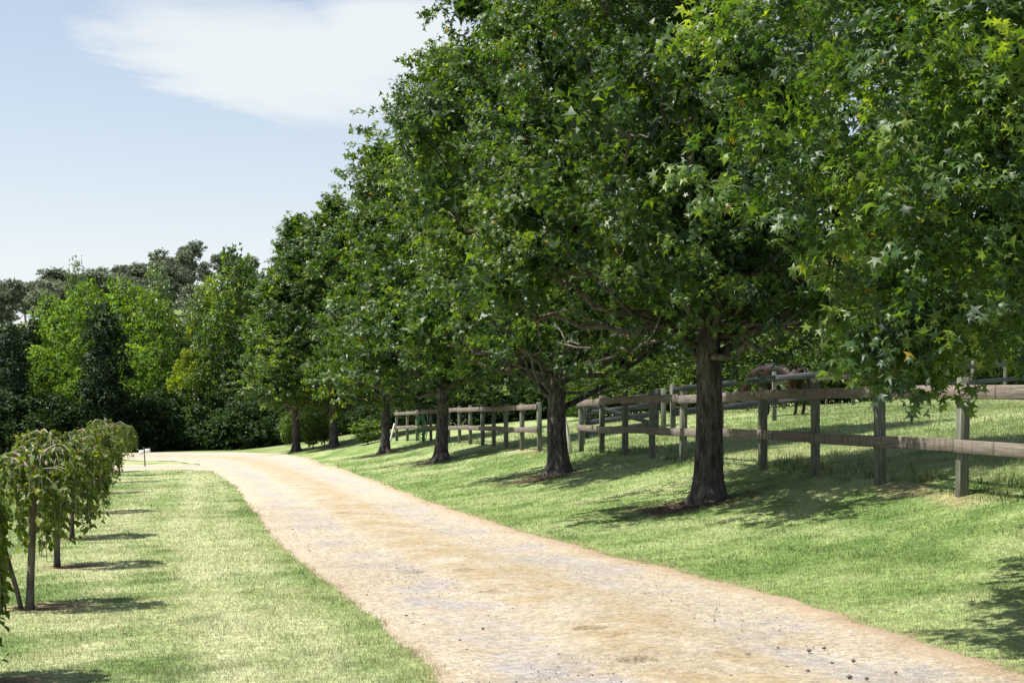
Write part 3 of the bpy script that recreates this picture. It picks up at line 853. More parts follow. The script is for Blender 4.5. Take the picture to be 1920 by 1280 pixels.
def trunk_mesh(name, rg, H, r0, lean=(0, 0), sides=28, flare=.55, furrow=.02, mat=None):
    zs = np.concatenate([[-.12, -.04, .0, .04, .09, .15, .22, .32, .45], np.arange(.6, 4.2, .12), np.linspace(4.3, H, 22)])
    zs = zs[zs <= H]
    a = np.arange(sides) * 2 * math.pi / sides
    ph = rg.uniform(0, 6.28, 5)
    V = []
    for z in zs:
        zz = max(z, 0)
        r = r0 * (1 - .82 * (zz / H) ** .8) * (1 + flare * math.exp(-zz / .2))
        rr = r * (1 + .20 * math.exp(-zz / .28) * np.sin(3 * a + ph[0]) + .13 * math.exp(-zz / .35) * np.sin(5 * a + ph[1]) + .04 * np.sin(2 * a + ph[2] + z))
        rr = rr + furrow * (fbm(a * 2.6 + 5, np.full(sides, z * .55), .35, 5, 3) - .5) * (1 if z < 4 else .5)
        cx = lean[0] * zz + .05 * math.sin(zz * .9 + ph[3]) * min(zz, 1); cy = lean[1] * zz + .05 * math.sin(zz * .8 + ph[4]) * min(zz, 1)
        V.append(np.stack([cx + rr * np.cos(a), cy + rr * np.sin(a), np.full(sides, z)], 1))
    n = len(zs); k = sides
    i, j = np.meshgrid(np.arange(n - 1), np.arange(k), indexing='ij')
    q = np.stack([i * k + j, i * k + (j + 1) % k, (i + 1) * k + (j + 1) % k, (i + 1) * k + j], -1).reshape(-1, 4)
    return make_mesh(name, np.concatenate(V), [q, np.array([list(range((n - 1) * k, n * k))])], mat or M['bark'], smooth=True)

def limb(rg, z0, tip, r0, start=None, kinks=.06):
    tip = np.asarray(tip, float); p0 = np.array([0, 0, z0]) if start is None else np.asarray(start, float)
    t = np.linspace(0, 1, 9)[:, None]
    mid = p0 * .45 + tip * .55; mid[2] -= .12 * np.linalg.norm(tip - p0)
    P = (1 - t) ** 2 * p0 + 2 * t * (1 - t) * mid + t ** 2 * tip
    P[1:-1] += rg.normal(0, kinks, (7, 3)) * np.linalg.norm(tip - p0) * .35
    return tube(P, r0 * (1 - .78 * t[:, 0]) + .006, 7 if r0 > .05 else 5)

def to_world(P, loc, rz, sc=(1, 1, 1)):
    c, s = math.cos(rz), math.sin(rz); P = P * np.array(sc)
    return np.stack([P[:, 0] * c - P[:, 1] * s + loc[0], P[:, 0] * s + P[:, 1] * c + loc[1], P[:, 2] + loc[2]], 1)
def project(W):
    Y = np.maximum(W[:, 1], .1)
    return 960 + F_PX * W[:, 0] / Y, HOR - F_PX * (W[:, 2] - CAM_H) / Y, Y
def split_front(P, loc, rz, n, cell=13.):
    """the n leaves that show largest: nearest leaf of each small patch of the view, nearest patches first"""
    px, py, Y = project(to_world(P, loc, rz))
    ok = (px > 0) & (px < 1920) & (py > 0) & (py < 1280)
    idx = np.nonzero(ok)[0]
    key = (px[idx] // cell).astype(int) * 1000 + (py[idx] // cell).astype(int)
    order = np.lexsort((Y[idx], key)); idx = idx[order]; key = key[order]
    first = np.concatenate([[True], key[1:] != key[:-1]])
    cand = idx[first]
    cand = cand[np.argsort(Y[cand])][:n]
    return cand
def leaf_objects(crown, P, Fm, S, lv, sel, kind, mat, nvar=8):
    TV, TF = TEMPL[kind]
    vals = np.quantile(lv[sel], np.linspace(.03, .99, nvar))
    mes = [make_mesh('leaf', TV, TF, mat, lv=np.full(sum(len(f) for f in TF), v)) for v in vals]
    for i in sel:
        m = mes[int(np.argmin(np.abs(vals - lv[i])))]
        o = bpy.data.objects.new('leaf', m); o.parent = crown
        A = Fm[i] * S[i]
        o.matrix_basis = Matrix(((*A[0], P[i][0]), (*A[1], P[i][1]), (*A[2], P[i][2]), (0, 0, 0, 1)))
        col.objects.link(o)

def sweetgum(label, loc, seed, H, zb, rmax, r0, nb, nspray, nleaf, kind, lsize, br=1.0, rz=0., nfront=0, prune=None, limbs_z=(1.7, 2.6), slen=.42, forced=(), lean=(0, 0), group=None, peak=.3, low=.5, nfill=0, fill_s=.15, back_coarse=False, front_kind=None):
    rg = np.random.default_rng(seed)
    root = thing('sweetgum_tree', label, 'tree', loc, rz, group)
    add('trunk', trunk_mesh('trunk', rg, H * .88, r0, lean), root)
    bo, t = make_boughs(rg, nb, H, zb, rmax, br, peak=peak, low=low)
    if len(forced):
        bo = np.concatenate([bo, np.array(forced)])
    # seven big limbs that show under the crown, each a part of its own
    lowb = np.argsort(bo[:nb, 2])[:max(10, nb // 5)]
    lowb = lowb[np.argsort(np.arctan2(bo[lowb, 1], bo[lowb, 0]))]
    for q, b in enumerate(lowb[:: max(1, len(lowb) // 7)][:7]):
        tip = bo[b, :3] + np.array([0, 0, .35])
        z0 = rg.uniform(*limbs_z)
        V, Fs = limb(rg, z0, tip, r0 * rg.uniform(.2, .36), start=(lean[0] * z0, lean[1] * z0, z0))
        add('branch', MB().put(V, Fs).mesh('branch', M['bark'], True), root)
    tw = MB()
    for b in range(nb):
        z1 = bo[b, 2]; rad = math.hypot(bo[b, 0], bo[b, 1])
        z0 = max(rg.uniform(limbs_z[0] + .3, 3.6), z1 - rad * rg.uniform(.25, .9)); z0 = min(z0, H * .84)
        V, Fs = limb(rg, z0, bo[b, :3], .028 + .012 * rad * rg.random(), start=(lean[0] * z0, lean[1] * z0, z0)); tw.put(V, Fs)
        for _ in range(1):
            e = bo[b, :3] + nrm(rg.normal(0, 1, (1, 3)))[0] * bo[b, 3] * np.array([1, 1, .8])
            V, Fs = limb(rg, 0, e, .012, start=bo[b, :3] * .85 + np.array([0, 0, bo[b, 2] * .13])); tw.put(V, Fs)
    tag(add('twigs', tw.mesh('twigs', M['thinbark'], True), root), kind='stuff')
    P, Fm, S, lv = crown_leaves(rg, bo, nspray, nleaf, slen, lsize)
    if prune is not None:
        pr = prune(to_world(P, loc, rz)); S = np.where(pr < 1, S * 2.3, S)     # out of view: fewer, larger leaves give the same shade
        k = rg.random(len(P)) < pr
        P, Fm, S, lv = P[k], Fm[k], S[k], lv[k]
    sel = split_front(P, loc, rz, nfront) if nfront else np.array([], int)
    rest = np.ones(len(P), bool); rest[sel] = False
    coarse = (to_world(P[rest], loc, rz)[:, 1] > loc[1] + .3) if back_coarse else None
    fl = None
    if nfill:
        bi = np.concatenate([bo[:nb][bo[:nb, 2] > zb + .5], bo[nb:][bo[nb:, 3] > .5]]); fl = fill_leaves(rg, bi, nfill, fill_s)
        if prune is not None:
            k = rg.random(nfill) < prune(to_world(fl[0], loc, rz)); fl = tuple(a[k] for a in fl)
    crown = add('crown', leaves_mesh('crown', P[rest], Fm[rest], S[rest], lv[rest], kind, M['gum'], coarse, fl), root)
    tag(crown, kind='stuff')
    if nfront:
        leaf_objects(crown, P, Fm, S, lv, sel, front_kind or kind, M['gum'])
    return root
def prune_view(W):
    """thin out what stands well outside the frame (it only has to cast shade)"""
    px, py, Y = project(W)
    return np.where((py > -170) & (px < 2150) & (px > -250), 1.0, .24)

GRP = 'star-leaved trees along the drive'
t0w = np.array(TREE0)
def loc0(px, py, Y):                   # a point of the near tree given where the photo shows it
    X = (px - 960) / F_PX * Y; Z = CAM_H - (py - HOR) / F_PX * Y
    return [X - TREE0[0], Y - TREE0[1], Z - TREE0[2]]
FORCED0 = [[*loc0(*a), b] for a, b in (((1420, 330, 10.4), .42), ((1470, 120, 10.6), .5), ((1560, 40, 10.3), .5), ((1520, 400, 10.2), .5), ((1600, 520, 10.3), .42), ((1660, 330, 9.8), .5),
           ((1720, 600, 9.9), .34), ((1725, 650, 9.9), .2), ((1690, 665, 9.8), .16), ((1745, 670, 10.), .15), ((1665, 620, 9.9), .25), ((1850, 560, 9.6), .4), ((1880, 610, 9.6), .26), ((1800, 420, 9.5), .5), ((1880, 150, 9.4), .5), ((1750, 120, 9.9), .5), ((1640, 190, 10.1), .5), ((1870, 330, 9.7), .45),
           ((1690, 470, 10.5), .5), ((1780, 560, 10.6), .5), ((1480, 230, 10.7), .45), ((1400, 90, 11.2), .45), ((1850, 470, 10.8), .55), ((1600, 420, 11.), .5), ((1560, 300, 11.2), .55), ((1880, 230, 11.8), .75), ((1790, 240, 12.2), .75), ((1900, 420, 12.2), .75), ((1850, 60, 12.4), .8), ((1700, 250, 12.4), .75), ((1890, 560, 12.0), .7), ((1760, 400, 12.4), .75), ((1640, 90, 12.2), .75), ((1680, 540, 12.2), .6), ((1800, 600, 12.3), .55), ((1940, 120, 11.2), .7), ((1950, 330, 11.0), .7))]
sweetgum('large near star-leaved tree reaching in from the right edge, its trunk out of view', TREE0, 11, 12.5, 2.25, 3.5, .26, 80, 16, 21, 'star', .067, br=.95, nfront=300, prune=prune_view, forced=FORCED0, group=GRP, slen=.34, nfill=26000, fill_s=.085)
sweetgum('tall star-leaved tree with the thickest furrowed trunk in view, nearest the camera', ROW[0], 12, 12.5, 2.5, 3.95, .235, 125, 21, 22, 'star', .070, br=1.0, nfront=300, prune=prune_view, rz=.6, group=GRP, lean=(-.01, 0), low=.97, peak=.22, nfill=30000, fill_s=.12, back_coarse=True, limbs_z=(1.9, 3.4))
sweetgum('tallest star-leaved tree, with a low forked limb on its trunk, second trunk from the right', ROW[1], 13, 14.3, 2.6, 4.2, .24, 130, 22, 22, 'tri', .085, br=1.1, nfront=300, prune=prune_view, rz=1.9, limbs_z=(1.4, 3.2), group=GRP, lean=(.01, .0), low=.92, peak=.26, nfill=30000, fill_s=.14, front_kind='star')
AV = []
for i, (sd_, H, rm, r0, rz, lb) in enumerate(((14, 13.6, 3.5, .235, .4, 'star-leaved tree with a straight dark trunk, third trunk from the right'),
                                              (15, 13.0, 3.3, .22, 2.2, 'star-leaved tree with a mottled flared trunk before the fence end, fourth from the right'))):
    AV.append(sweetgum(lb, ROW[2 + i], sd_, H, 2.5, rm, r0, 90, 18, 18, 'tri', .115, br=1.05, rz=rz, group=GRP, slen=.46, low=.95, peak=.26, nfill=18000, fill_s=.18, limbs_z=(1.9, 3.4)))
for src, i, rz, sc_, lb in ((0, 4, 4.0, (1.05, 1.05, 1.0), 'star-leaved tree with a leaning limb above, fifth trunk from the right'), (1, 5, 5.6, (1.12, 1.12, 1.0), 'star-leaved tree farthest along the drive, leftmost trunk of the row')):
    r_ = AV[src].copy(); col.objects.link(r_); r_.location = ROW[i]; r_.rotation_euler = (0, 0, rz); r_.scale = sc_; r_['label'] = lb
    for ch in AV[src].children:
        c_ = ch.copy(); col.objects.link(c_); c_.parent = r_

# a few leaf sprays hanging low from the third tree's neighbour are part of its crown; soil litter follows below

# ------------------------------------------------------------------ weeping trees on the left
M['wtrunk'] = M['thinbark']
def weeping(label, loc, seed, rz, H=1.78, rad=.68, nfront=0, stake=None):
    rg = np.random.default_rng(seed)
    root = thing('weeping_tree', label, 'tree', loc, rz, 'weeping trees in a row on the left lawn')
    hgt = H * .86
    zz = np.linspace(-.05, hgt, 12)
    Pt = np.stack([.02 * np.sin(zz * 3 + seed), .02 * np.cos(zz * 2.3 + seed), zz], 1)
    V, Fs = tube(Pt, .038 - .008 * zz / hgt + .012 * np.exp(-np.clip(zz, 0, 9) / .08), 10)
    add('trunk', MB().put(V, Fs).mesh('trunk', M['thinbark'], True), root)
    canes = []
    nm = 17
    for k in range(nm):
        a = k * 2.39996 + rg.normal(0, .25); rr = rad * rg.uniform(.6, 1.12); up = rg.uniform(.05, .26) * (H - hgt) / .25
        low = rg.uniform(.35, .95) if nfront == 300 else (rg.uniform(.12, .6) if nfront == 60 else rg.uniform(.55, 1.05))
        t = np.linspace(0, 1, 14)
        th = np.clip(t / .62, 0, 1) * math.pi / 2
        top_ = hgt + up; sh = top_ - rg.uniform(.28, .5)
        s = np.sin(th) ** .9 * rr
        z = hgt - .1 + (top_ - hgt + .1) * np.clip(t / .2, 0, 1) - (top_ - sh) * (1 - np.cos(th)) - np.clip(sh - low, .05, 9) * np.clip((t - .62) / .38, 0, 1) ** 1.2
        an = a + .35 * np.sin(t * 2.2 + k) * t
        canes.append(np.stack([s * np.cos(an), s * np.sin(an), z], 1))
    cane_mb = []
    subs = []
    for c in canes:
        cane_mb.append((c, .013 - .009 * np.linspace(0, 1, len(c))))
        for _ in range(6):
            i0 = rg.integers(3, 11); p = c[i0]
            a = math.atan2(p[1], p[0]) + rg.normal(0, 1.0); L = rg.uniform(.15, .42); drop = rg.uniform(.15, .6)
            t = np.linspace(0, 1, 8)
            q = np.stack([p[0] + L * np.cos(a) * np.sin(t * 1.5), p[1] + L * np.sin(a) * np.sin(t * 1.5), p[2] + .05 * np.sin(t * 3.1) - drop * t ** 1.8], 1)
            q[:, 2] = np.maximum(q[:, 2], .12 if nfront == 60 else .3)
            rmx = np.hypot(q[:, 0], q[:, 1]); f = np.minimum(1, rad * 1.2 / np.maximum(rmx, 1e-6)); q[:, :2] *= f[:, None]
            subs.append(q); cane_mb.append((q, .005 - .003 * t))
    mb = MB()
    for q, (c, r_) in enumerate(cane_mb):
        V, Fs = tube(c, r_, 5 if len(c) == 14 else 4)
        if len(c) == 14 and nfront:
            add('cane', MB().put(V, Fs).mesh('cane', M['caneback'], True), root)
        else:
            mb.put(V, Fs)
    tag(add('shoots', mb.mesh('shoots', M['caneback'], True), root), kind='stuff')
    P, N_, T_, S = [], [], [], []
    for c in canes + subs:
        n = 30 if len(c) == 14 else 20
        t = rg.uniform(.22 if len(c) == 14 else .05, 1.0, n)
        i = t * (len(c) - 1)
        p = np.stack([np.interp(i, np.arange(len(c)), c[:, k]) for k in range(3)], 1)
        p += rg.normal(0, .022, p.shape)
        P.append(p)
        o_ = nrm(np.stack([p[:, 0], p[:, 1], 0 * p[:, 2]], 1) + 1e-5)
        N_.append(o_ * .6 + np.array([0, 0, .5]) + rg.normal(0, .5, p.shape))
        T_.append(np.array([0, 0, -.9]) + o_ * .25 + rg.normal(0, .45, p.shape))
    P = np.concatenate(P); N_ = np.concatenate(N_); T_ = np.concatenate(T_)
    S = .075 * rg.uniform(.55, 1.2, len(P)); lv = np.clip(.45 + rg.normal(0, .22, len(P)), 0, .97)
    odd = rg.random(len(P)) < .012; lv[odd] = rg.uniform(.97, 1, odd.sum())
    Fm = frames(N_, T_)
    sel = split_front(P, loc, rz, nfront, 12) if nfront else np.array([], int)
    rest = np.ones(len(P), bool); rest[sel] = False
    crown = tag(add('crown', leaves_mesh('crown', P[rest], Fm[rest], S[rest], lv[rest], 'oval', M['mulberry']), root), kind='stuff')
    if nfront:
        leaf_objects(crown, P, Fm, S, lv, sel, 'oval', M['mulberry'])
    return root
WL = ['weeping tree at the lower left corner, mostly out of the picture', 'nearest whole weeping tree, trunk beside the leaning timber stake', 'weeping tree with a straight grey trunk, second behind the stake',
      'weeping tree with a thick dark trunk, third behind the stake', 'weeping tree with a slim bare trunk, fourth behind the stake', 'weeping tree fifth behind the stake, short dark trunk showing',
      'weeping tree sixth behind the stake, its domed crown the highest', 'farthest weeping tree of the row, dark drooping leaves near the white sign']
for i, (lb, p) in enumerate(zip(WL, WEEP)):
    weeping(lb, p, 300 + i, i * 1.3, H=(1.62, 1.66, 1.78, 1.7, 1.86, 1.76, 2.1, 1.92)[i], rad=(.36, .46, .46, .47, .52, .52, .6, .52)[i], nfront=(60, 300, 200, 0, 0, 0, 0, 0)[i])
# leaning stake by the nearest weeping tree
sx, sy, sz = on_ground(42, 1141)
V, Fs = tube(np.array([(0, 0, -.05), (-.06, 0, .2), (-.155, .0, .52), (-.24, 0, .8)]), [.024, .024, .023, .022], 10)
tag(add('timber_stake', MB().put(V, Fs).mesh('timber_stake', M['thinbark'], True), None, (sx, sy, sz)), 'dark round timber stake leaning left beside the nearest weeping tree', 'stake')
# irrigation riser
sx, sy, sz = on_ground(10, 1146)
root = thing('sprinkler', 'small black garden sprinkler on a riser at the left edge of the lawn', 'sprinkler', (sx, sy, sz))
V, Fs = tube(np.array([(0, 0, -.04), (0, 0, .05), (-.008, 0, .10)]), [.011, .010, .009], 8); add('riser', MB().put(V, Fs).mesh('riser', M['blackplastic'], True), root)
V, Fs = box(.03, .03, .025, (-.009, 0, .108), .004); add('collar', MB().put(V, Fs).mesh('collar', M['blackplastic']), root)
a = np.linspace(0, 2 * math.pi, 13)
V, Fs = tube(np.stack([-.011 + .016 * np.cos(a), 0 * a, .138 + .018 * np.sin(a)], 1), .0045, 6, False); add('arm_loop', MB().put(V, Fs).mesh('arm_loop', M['blackplastic'], True), root)

# ------------------------------------------------------------------ fences
POSTV = [MB().put(*box(.125, .125, 1.9, (0, 0, .55), .010)).mesh('post', M['post']) for _ in range(1)]
def fence(name, label, pts, post_h, rails, side, mat_r, post_w=.125, rail_h=.165, rail_t=.05, span=2, skip=(), jit=.012, seed=0, tall=(), matp=None):
    """pts: ground points of the posts; rails: heights of rail centres; side: +1/-1 which side of the line the rails are nailed to"""
    rg = np.random.default_rng(seed)
    pts = [np.asarray(p, float) for p in pts]; n = len(pts)
    g = [float(terr(*p)) for p in pts]
    root = thing(name, label, 'fence', (pts[0][0], pts[0][1], g[0]))
    o0 = np.array([pts[0][0], pts[0][1], g[0]])
    ang = []
    for i in range(n):
        a_, b_ = pts[max(i - 1, 0)], pts[min(i + 1, n - 1)]
        ang.append(math.atan2(b_[1] - a_[1], b_[0] - a_[0]))
    hs = [post_h + rg.normal(0, jit * 1.5) + (.12 if i in tall else 0) for i in range(n)]
    for i in range(n):
        w = post_w * rg.uniform(.93, 1.08)
        V, Fs = box(w, w, hs[i] + .25, (0, 0, (hs[i] - .25) / 2), .010)
        o = add('post', MB().put(V, Fs).mesh('post', matp or M['post']), root, tuple(np.array([pts[i][0], pts[i][1], g[i]]) - o0))
        o.rotation_euler = (rg.normal(0, .008), rg.normal(0, .008), ang[i] + rg.normal(0, .03))
    for hi, h in enumerate(rails):
        i = 0; first = True
        while i < n - 1:
            j = min(n - 1, i + (1 if first and hi % 2 else span)); first = False
            if (hi, i) in skip:
                i = j; continue
            a_ = np.array([*pts[i], g[i] + h + rg.normal(0, jit)]); b_ = np.array([*pts[j], g[j] + h + rg.normal(0, jit)])
            # a rail that bridges two bays follows the middle post a little
            dv = b_ - a_; L = np.linalg.norm(dv); th = math.atan2(dv[1], dv[0]); sl = math.asin(dv[2] / L)
            nn = np.array([-math.sin(th), math.cos(th), 0]) * side
            e0 = .02 if i else .14; e1 = .02 if j < n - 1 else .14
            V, Fs = box(L - .008 + (e0 if i == 0 else 0) + (e1 if j == n - 1 else 0), rail_t, rail_h * rg.uniform(.95, 1.05), (0, 0, 0), .007)
            c = (a_ + b_) / 2 + nn * (post_w / 2 + rail_t / 2 + .004 + rg.uniform(0, .003))
            # warp: slight sag and bow of old timber
            x_ = V[:, 0] / L
            o = add('rail', MB().put(V, Fs).mesh('rail', mat_r), root, tuple(c - o0))
            o.rotation_euler = (rg.normal(0, .012), -sl, th)
            i = j
    return root
fence('paddock_fence', 'weathered two-rail timber fence on the right, along the lawn behind the two nearest trunks', A_POSTS, 1.49, (1.315, .62), 1, M['rail'], seed=3)
# plank leaning at the near fence's far end
ex, ey = A_POSTS[-1]
rg = np.random.default_rng(77)
px_, py_, pz_ = gpt(ex - .28, ey - .1)
root_ = MB(); V, Fs = box(.05, .14, 1.05, (0, 0, .5), .008); root_.put(orient(V, (0, 0, 0), .5, -.22), Fs)
tag(add('leaning_plank', root_.mesh('leaning_plank', M['paleplank']), None, (px_, py_, pz_)), 'pale grey plank leaning at the end of the near fence, behind the second trunk', 'plank')
fence('paddock_fence', 'darker two-rail timber fence farther off between the second and fourth trunks', B_POSTS, 1.47, (1.315, .62), 1, M['rail'], seed=5, span=2)
px_, py_, pz_ = gpt(B_POSTS[-1][0] - .32, B_POSTS[-1][1] - .2)
root_ = MB(); V, Fs = box(.05, .15, 1.0, (0, 0, .45), .008); root_.put(orient(V, (0, 0, 0), .4, .25), Fs)
tag(add('leaning_plank', root_.mesh('leaning_plank', M['paleplank']), None, (px_, py_, pz_)), 'pale plank leaning on the far fence end beside the fourth trunk', 'plank')

# inner paddock fence with a gate
def at_px(px, Y): return np.array([(px - 960) / F_PX * Y, Y])
D_PTS = [at_px(1262, 42.5), at_px(1322, 43.0), at_px(1452, 43.5), at_px(1640, 43.0)]
fence('inner_fence', 'dark two-rail fence across the paddock in front of the horse', D_PTS, 1.52, (1.30, .60), -1, M['darkrail'], seed=8, span=1, rail_h=.19, matp=M['post'])
D2 = [at_px(1646, 43.6), at_px(1742, 50.0), at_px(1824, 55.5), at_px(1885, 60.0), at_px(1950, 64)]
fence('inner_fence', 'dark two-rail fence running back from the paddock corner at the right', D2, 1.5, (1.25, .62), -1, M['darkrail'], seed=9, span=1, rail_h=.18)
E_PTS = [at_px(px, 57.5) for px in (1330, 1402, 1470, 1530, 1600, 1670, 1740)]
fence('back_fence', 'pale sunlit two-rail fence at the back of the paddock behind the horse', E_PTS, 1.35, (1.15, .5), -1, M['rail'], seed=10, span=1, rail_h=.2)
# timber gate
ga, gb = at_px(1098, 42.0), at_px(1236, 42.3)
gz = float(terr(*((ga + gb) / 2)))
gL = float(np.linalg.norm(gb - ga)); gth = math.atan2(gb[1] - ga[1], gb[0] - ga[0])
root = thing('timber_gate', 'dark timber farm gate with a diagonal brace behind the near fence', 'gate', (ga[0], ga[1], float(terr(*ga))), gth)
slope = (float(terr(*gb)) - float(terr(*ga)))
def gate_board(name, x0, z0, x1, z1, h, t=.04, y=0.):
    L = math.hypot(x1 - x0, z1 - z0)
    V, Fs = box(L, t, h, (0, 0, 0), .006)
    V = orient(V, ((x0 + x1) / 2, y, (z0 + z1) / 2), 0, -math.atan2(z1 - z0, x1 - x0))
    return add(name, MB().put(V, Fs).mesh(name, M['darkrail']), root)
for zz_ in (.36, .66, .93, 1.2):
    gate_board('board', .05, zz_, gL - .05, zz_ + slope, .17)
gate_board('brace', .1, 1.18, gL - .1, .34 + slope, .13, .035, -.042)
gate_board('stile', .06, .2, .0601, 1.4, .12, .045, .045); gate_board('stile', gL - .06, .2 + slope, gL - .0599, 1.4 + slope, .12, .045, .045)
for q, s_ in ((at_px(1092, 42.0), 'left'), (at_px(1244, 42.35), 'right')):
    V, Fs = box(.15, .15, 1.7, (0, 0, .55), .012)
    tag(add('gate_post', MB().put(V, Fs).mesh('gate_post', M['post']), None, gpt(*q)), 'square timber post at the %s end of the dark farm gate' % s_, 'post')

# green hose hung on the far fence
hp = B_POSTS[10]; hx, hy, hz_ = gpt(hp[0] - .05, hp[1] - .22)
root = thing('garden_hose', 'bright green garden hose hanging in a long coil on the far fence', 'hose', (hx, hy, hz_))
rg = np.random.default_rng(5)
for k in range(4):
    a = np.linspace(0, 2 * math.pi, 25); w_ = .13 + .03 * k; h_ = .36 + .05 * k
    Pq = np.stack([w_ * np.sin(a) + .03 * rg.normal(), -.03 * k + .01 * np.sin(3 * a), 1.2 - h_ + h_ * np.cos(a) - .06 * k], 1)
    V, Fs = tube(Pq, .021, 7, False); add('coil', MB().put(V, Fs).mesh('coil', M['hose'], True), root)
V, Fs = tube(np.array([(.05, -.02, 1.25), (.12, -.04, 1.38), (.2, -.04, 1.32), (.26, -.03, 1.0), (.22, -.03, .82)]), .016, 7); add('loose_end', MB().put(V, Fs).mesh('loose_end', M['hosegrey'], True), root)

# sign by the side track
sx, sy, sz = on_ground(272.5, 876)
root = thing('white_sign', 'two small white boards on a thin grey post beside the side track', 'sign', (sx, sy, sz))
V, Fs = box(.045, .045, .95, (-.01, 0, .40), .005); add('post', MB().put(orient(V, (0, 0, 0), 0, -.06), Fs).mesh('post', M['post']), root)
for x_, z_ in ((-.16, .66), (.11, .72)):
    V, Fs = box(.215, .012, .19, (0, 0, 0), .002)
    o = add('board', MB().put(V, Fs).mesh('board', M['signwhite']), root, (x_, -.035, z_)); o.rotation_euler = (0, -.12, .12 if x_ > 0 else -.05)

# ------------------------------------------------------------------ horse
def horse():
    X, Y = at_px(1462, 45.6)
    root = thing('horse', 'dark brown horse grazing behind the inner paddock fence', 'horse', gpt(X, Y), R(132), None, 1.17)
    Vs, Es, Rr = [], [], []
    def v(p, r, prev=None):
        Vs.append(p); Rr.append(r if isinstance(r, tuple) else (r, r))
        if prev is not None: Es.append((prev, len(Vs) - 1))
        return len(Vs) - 1
    pel = v((-.52, 0, 1.26), (.29, .27)); loin = v((-.22, 0, 1.25), (.29, .27), pel); bel = v((.1, 0, 1.2), (.32, .31), loin)
    gir = v((.38, 0, 1.2), (.29, .31), bel); wit = v((.58, 0, 1.24), (.24, .28), gir)
    n1 = v((.86, 0, 1.15), (.15, .21), wit); n2 = v((1.1, 0, .93), (.12, .17), n1); pol = v((1.3, 0, .70), (.10, .13), n2)
    fc = v((1.42, 0, .48), (.085, .11), pol); mz = v((1.47, 0, .28), (.065, .07), fc); v((1.475, 0, .2), (.05, .055), mz)
    t1 = v((-.82, 0, 1.3), .06, pel); t2 = v((-.93, 0, 1.1), .055, t1); t3 = v((-.95, 0, .75), .065, t2); v((-.93, 0, .45), .03, t3)
    for s in (-1, 1):
        h1 = v((-.58, s * .17, 1.02), (.16, .2), pel); h2 = v((-.5, s * .19, .82), (.1, .14), h1); h3 = v((-.72, s * .17, .52), (.055, .075), h2)
        h4 = v((-.68, s * .17, .24), .042, h3); h5 = v((-.66, s * .17, .12), .046, h4); v((-.61, s * .17, .03), .058, h5)
        f1 = v((.52, s * .15, .95), (.13, .17), wit); f2 = v((.47, s * .16, .74), (.075, .095), f1); f3 = v((.5, s * .15, .45), .055, f2)
        f4 = v((.5, s * .15, .22), .038, f3); f5 = v((.52, s * .15, .11), .044, f4); v((.56, s * .15, .03), .056, f5)
        e1 = v((1.28, s * .06, .80), .03, pol); v((1.27, s * .09, .92), .014, e1)
    me = bpy.data.meshes.new('body'); me.from_pydata(Vs, Es, []); me.update()
    o = add('body', me, root); me.materials.append(M['horse'])
    sk = o.modifiers.new('skin', 'SKIN'); sk.use_smooth_shade = True
    for i, r_ in enumerate(Rr): me.skin_vertices[0].data[i].radius = r_
    me.skin_vertices[0].data[0].use_root = True
    ss = o.modifiers.new('sub', 'SUBSURF'); ss.levels = 2; ss.render_levels = 2
    mb = MB()
    rg = np.random.default_rng(4)
    for t in np.linspace(0, 1, 60):                      # mane falls along the neck
        p = np.array([.6, 0, 1.5]) * (1 - t) + np.array([1.33, 0, .82]) * t + np.array([0, 0, .04 * math.sin(t * 3.1)])
        q = p + np.array([rg.normal(0, .03), -.12 + rg.normal(0, .03), -.16 + rg.normal(0, .04)])
        V, Fs = tube(np.array([p, (p + q) / 2 + np.array([0, -.03, .03]), q]), [.018, .014, .004], 5); mb.put(V, Fs)
    add('mane', mb.mesh('mane', M['mane'], True), root)
    mb = MB()
    for k in range(40):
        p = np.array([-.84, rg.normal(0, .02), 1.3]); q = np.array([-.96 + rg.normal(0, .04), rg.normal(0, .05), .42 + abs(rg.normal(0, .15))])
        V, Fs = tube(np.array([p, [-.95, p[1] * 2, 1.1], [-.98, (p[1] + q[1]) / 2 * 1.5, .8], q]), [.014, .016, .014, .003], 5); mb.put(V, Fs)
    add('tail', mb.mesh('tail', M['mane'], True), root)
M['horse'] = surf_mat('horse_coat', lambda n, l: mixc(n, l, remap(n, l, noise(n, l, 1.6, 3), .4, .62), (.006, .005, .0045), (.03, .012, .008)), .5, spec=.22)
M['mane'] = surf_mat('mane_hair', lambda n, l: mixc(n, l, noise(n, l, 12, 3), (.008, .007, .007), (.03, .018, .013)), .5)
horse()

# ------------------------------------------------------------------ background trees and shrubs
def variant(seed, H, zb, rmax, nb, nspray, nleaf, lsize, br, kind='dia', peak=.35, low=.6, top=.12, slen=.5, upright=0., trunk_r=.12, mat='dark', droop=.4, inner=.3):
    rg = np.random.default_rng(seed)
    bo, t = make_boughs(rg, nb, H, zb, rmax, br, peak, low, top, inner)
    P, Fm, S, lv = crown_leaves(rg, bo, nspray, nleaf, slen, lsize, upright=upright, droop=droop)
    P[:, 2] = np.maximum(P[:, 2], .05)
    cr = leaves_mesh('crown', P, Fm, S, lv, kind, M[mat])
    mb = MB(); zz = np.linspace(-.2, H * .85, 10)
    V, Fs = tube(np.stack([.1 * np.sin(zz * .5 + seed), .1 * np.cos(zz * .4), zz], 1), trunk_r * (1.05 - zz / H), 9); mb.put(V, Fs)
    for b in range(0, nb, 2):
        z0 = max(.3, bo[b, 2] - np.hypot(bo[b, 0], bo[b, 1]) * 1.1)
        V, Fs = limb(rg, min(z0, H * .8), bo[b, :3], trunk_r * .3); mb.put(V, Fs)
    return cr, mb.mesh('trunk', M['thinbark'], True)
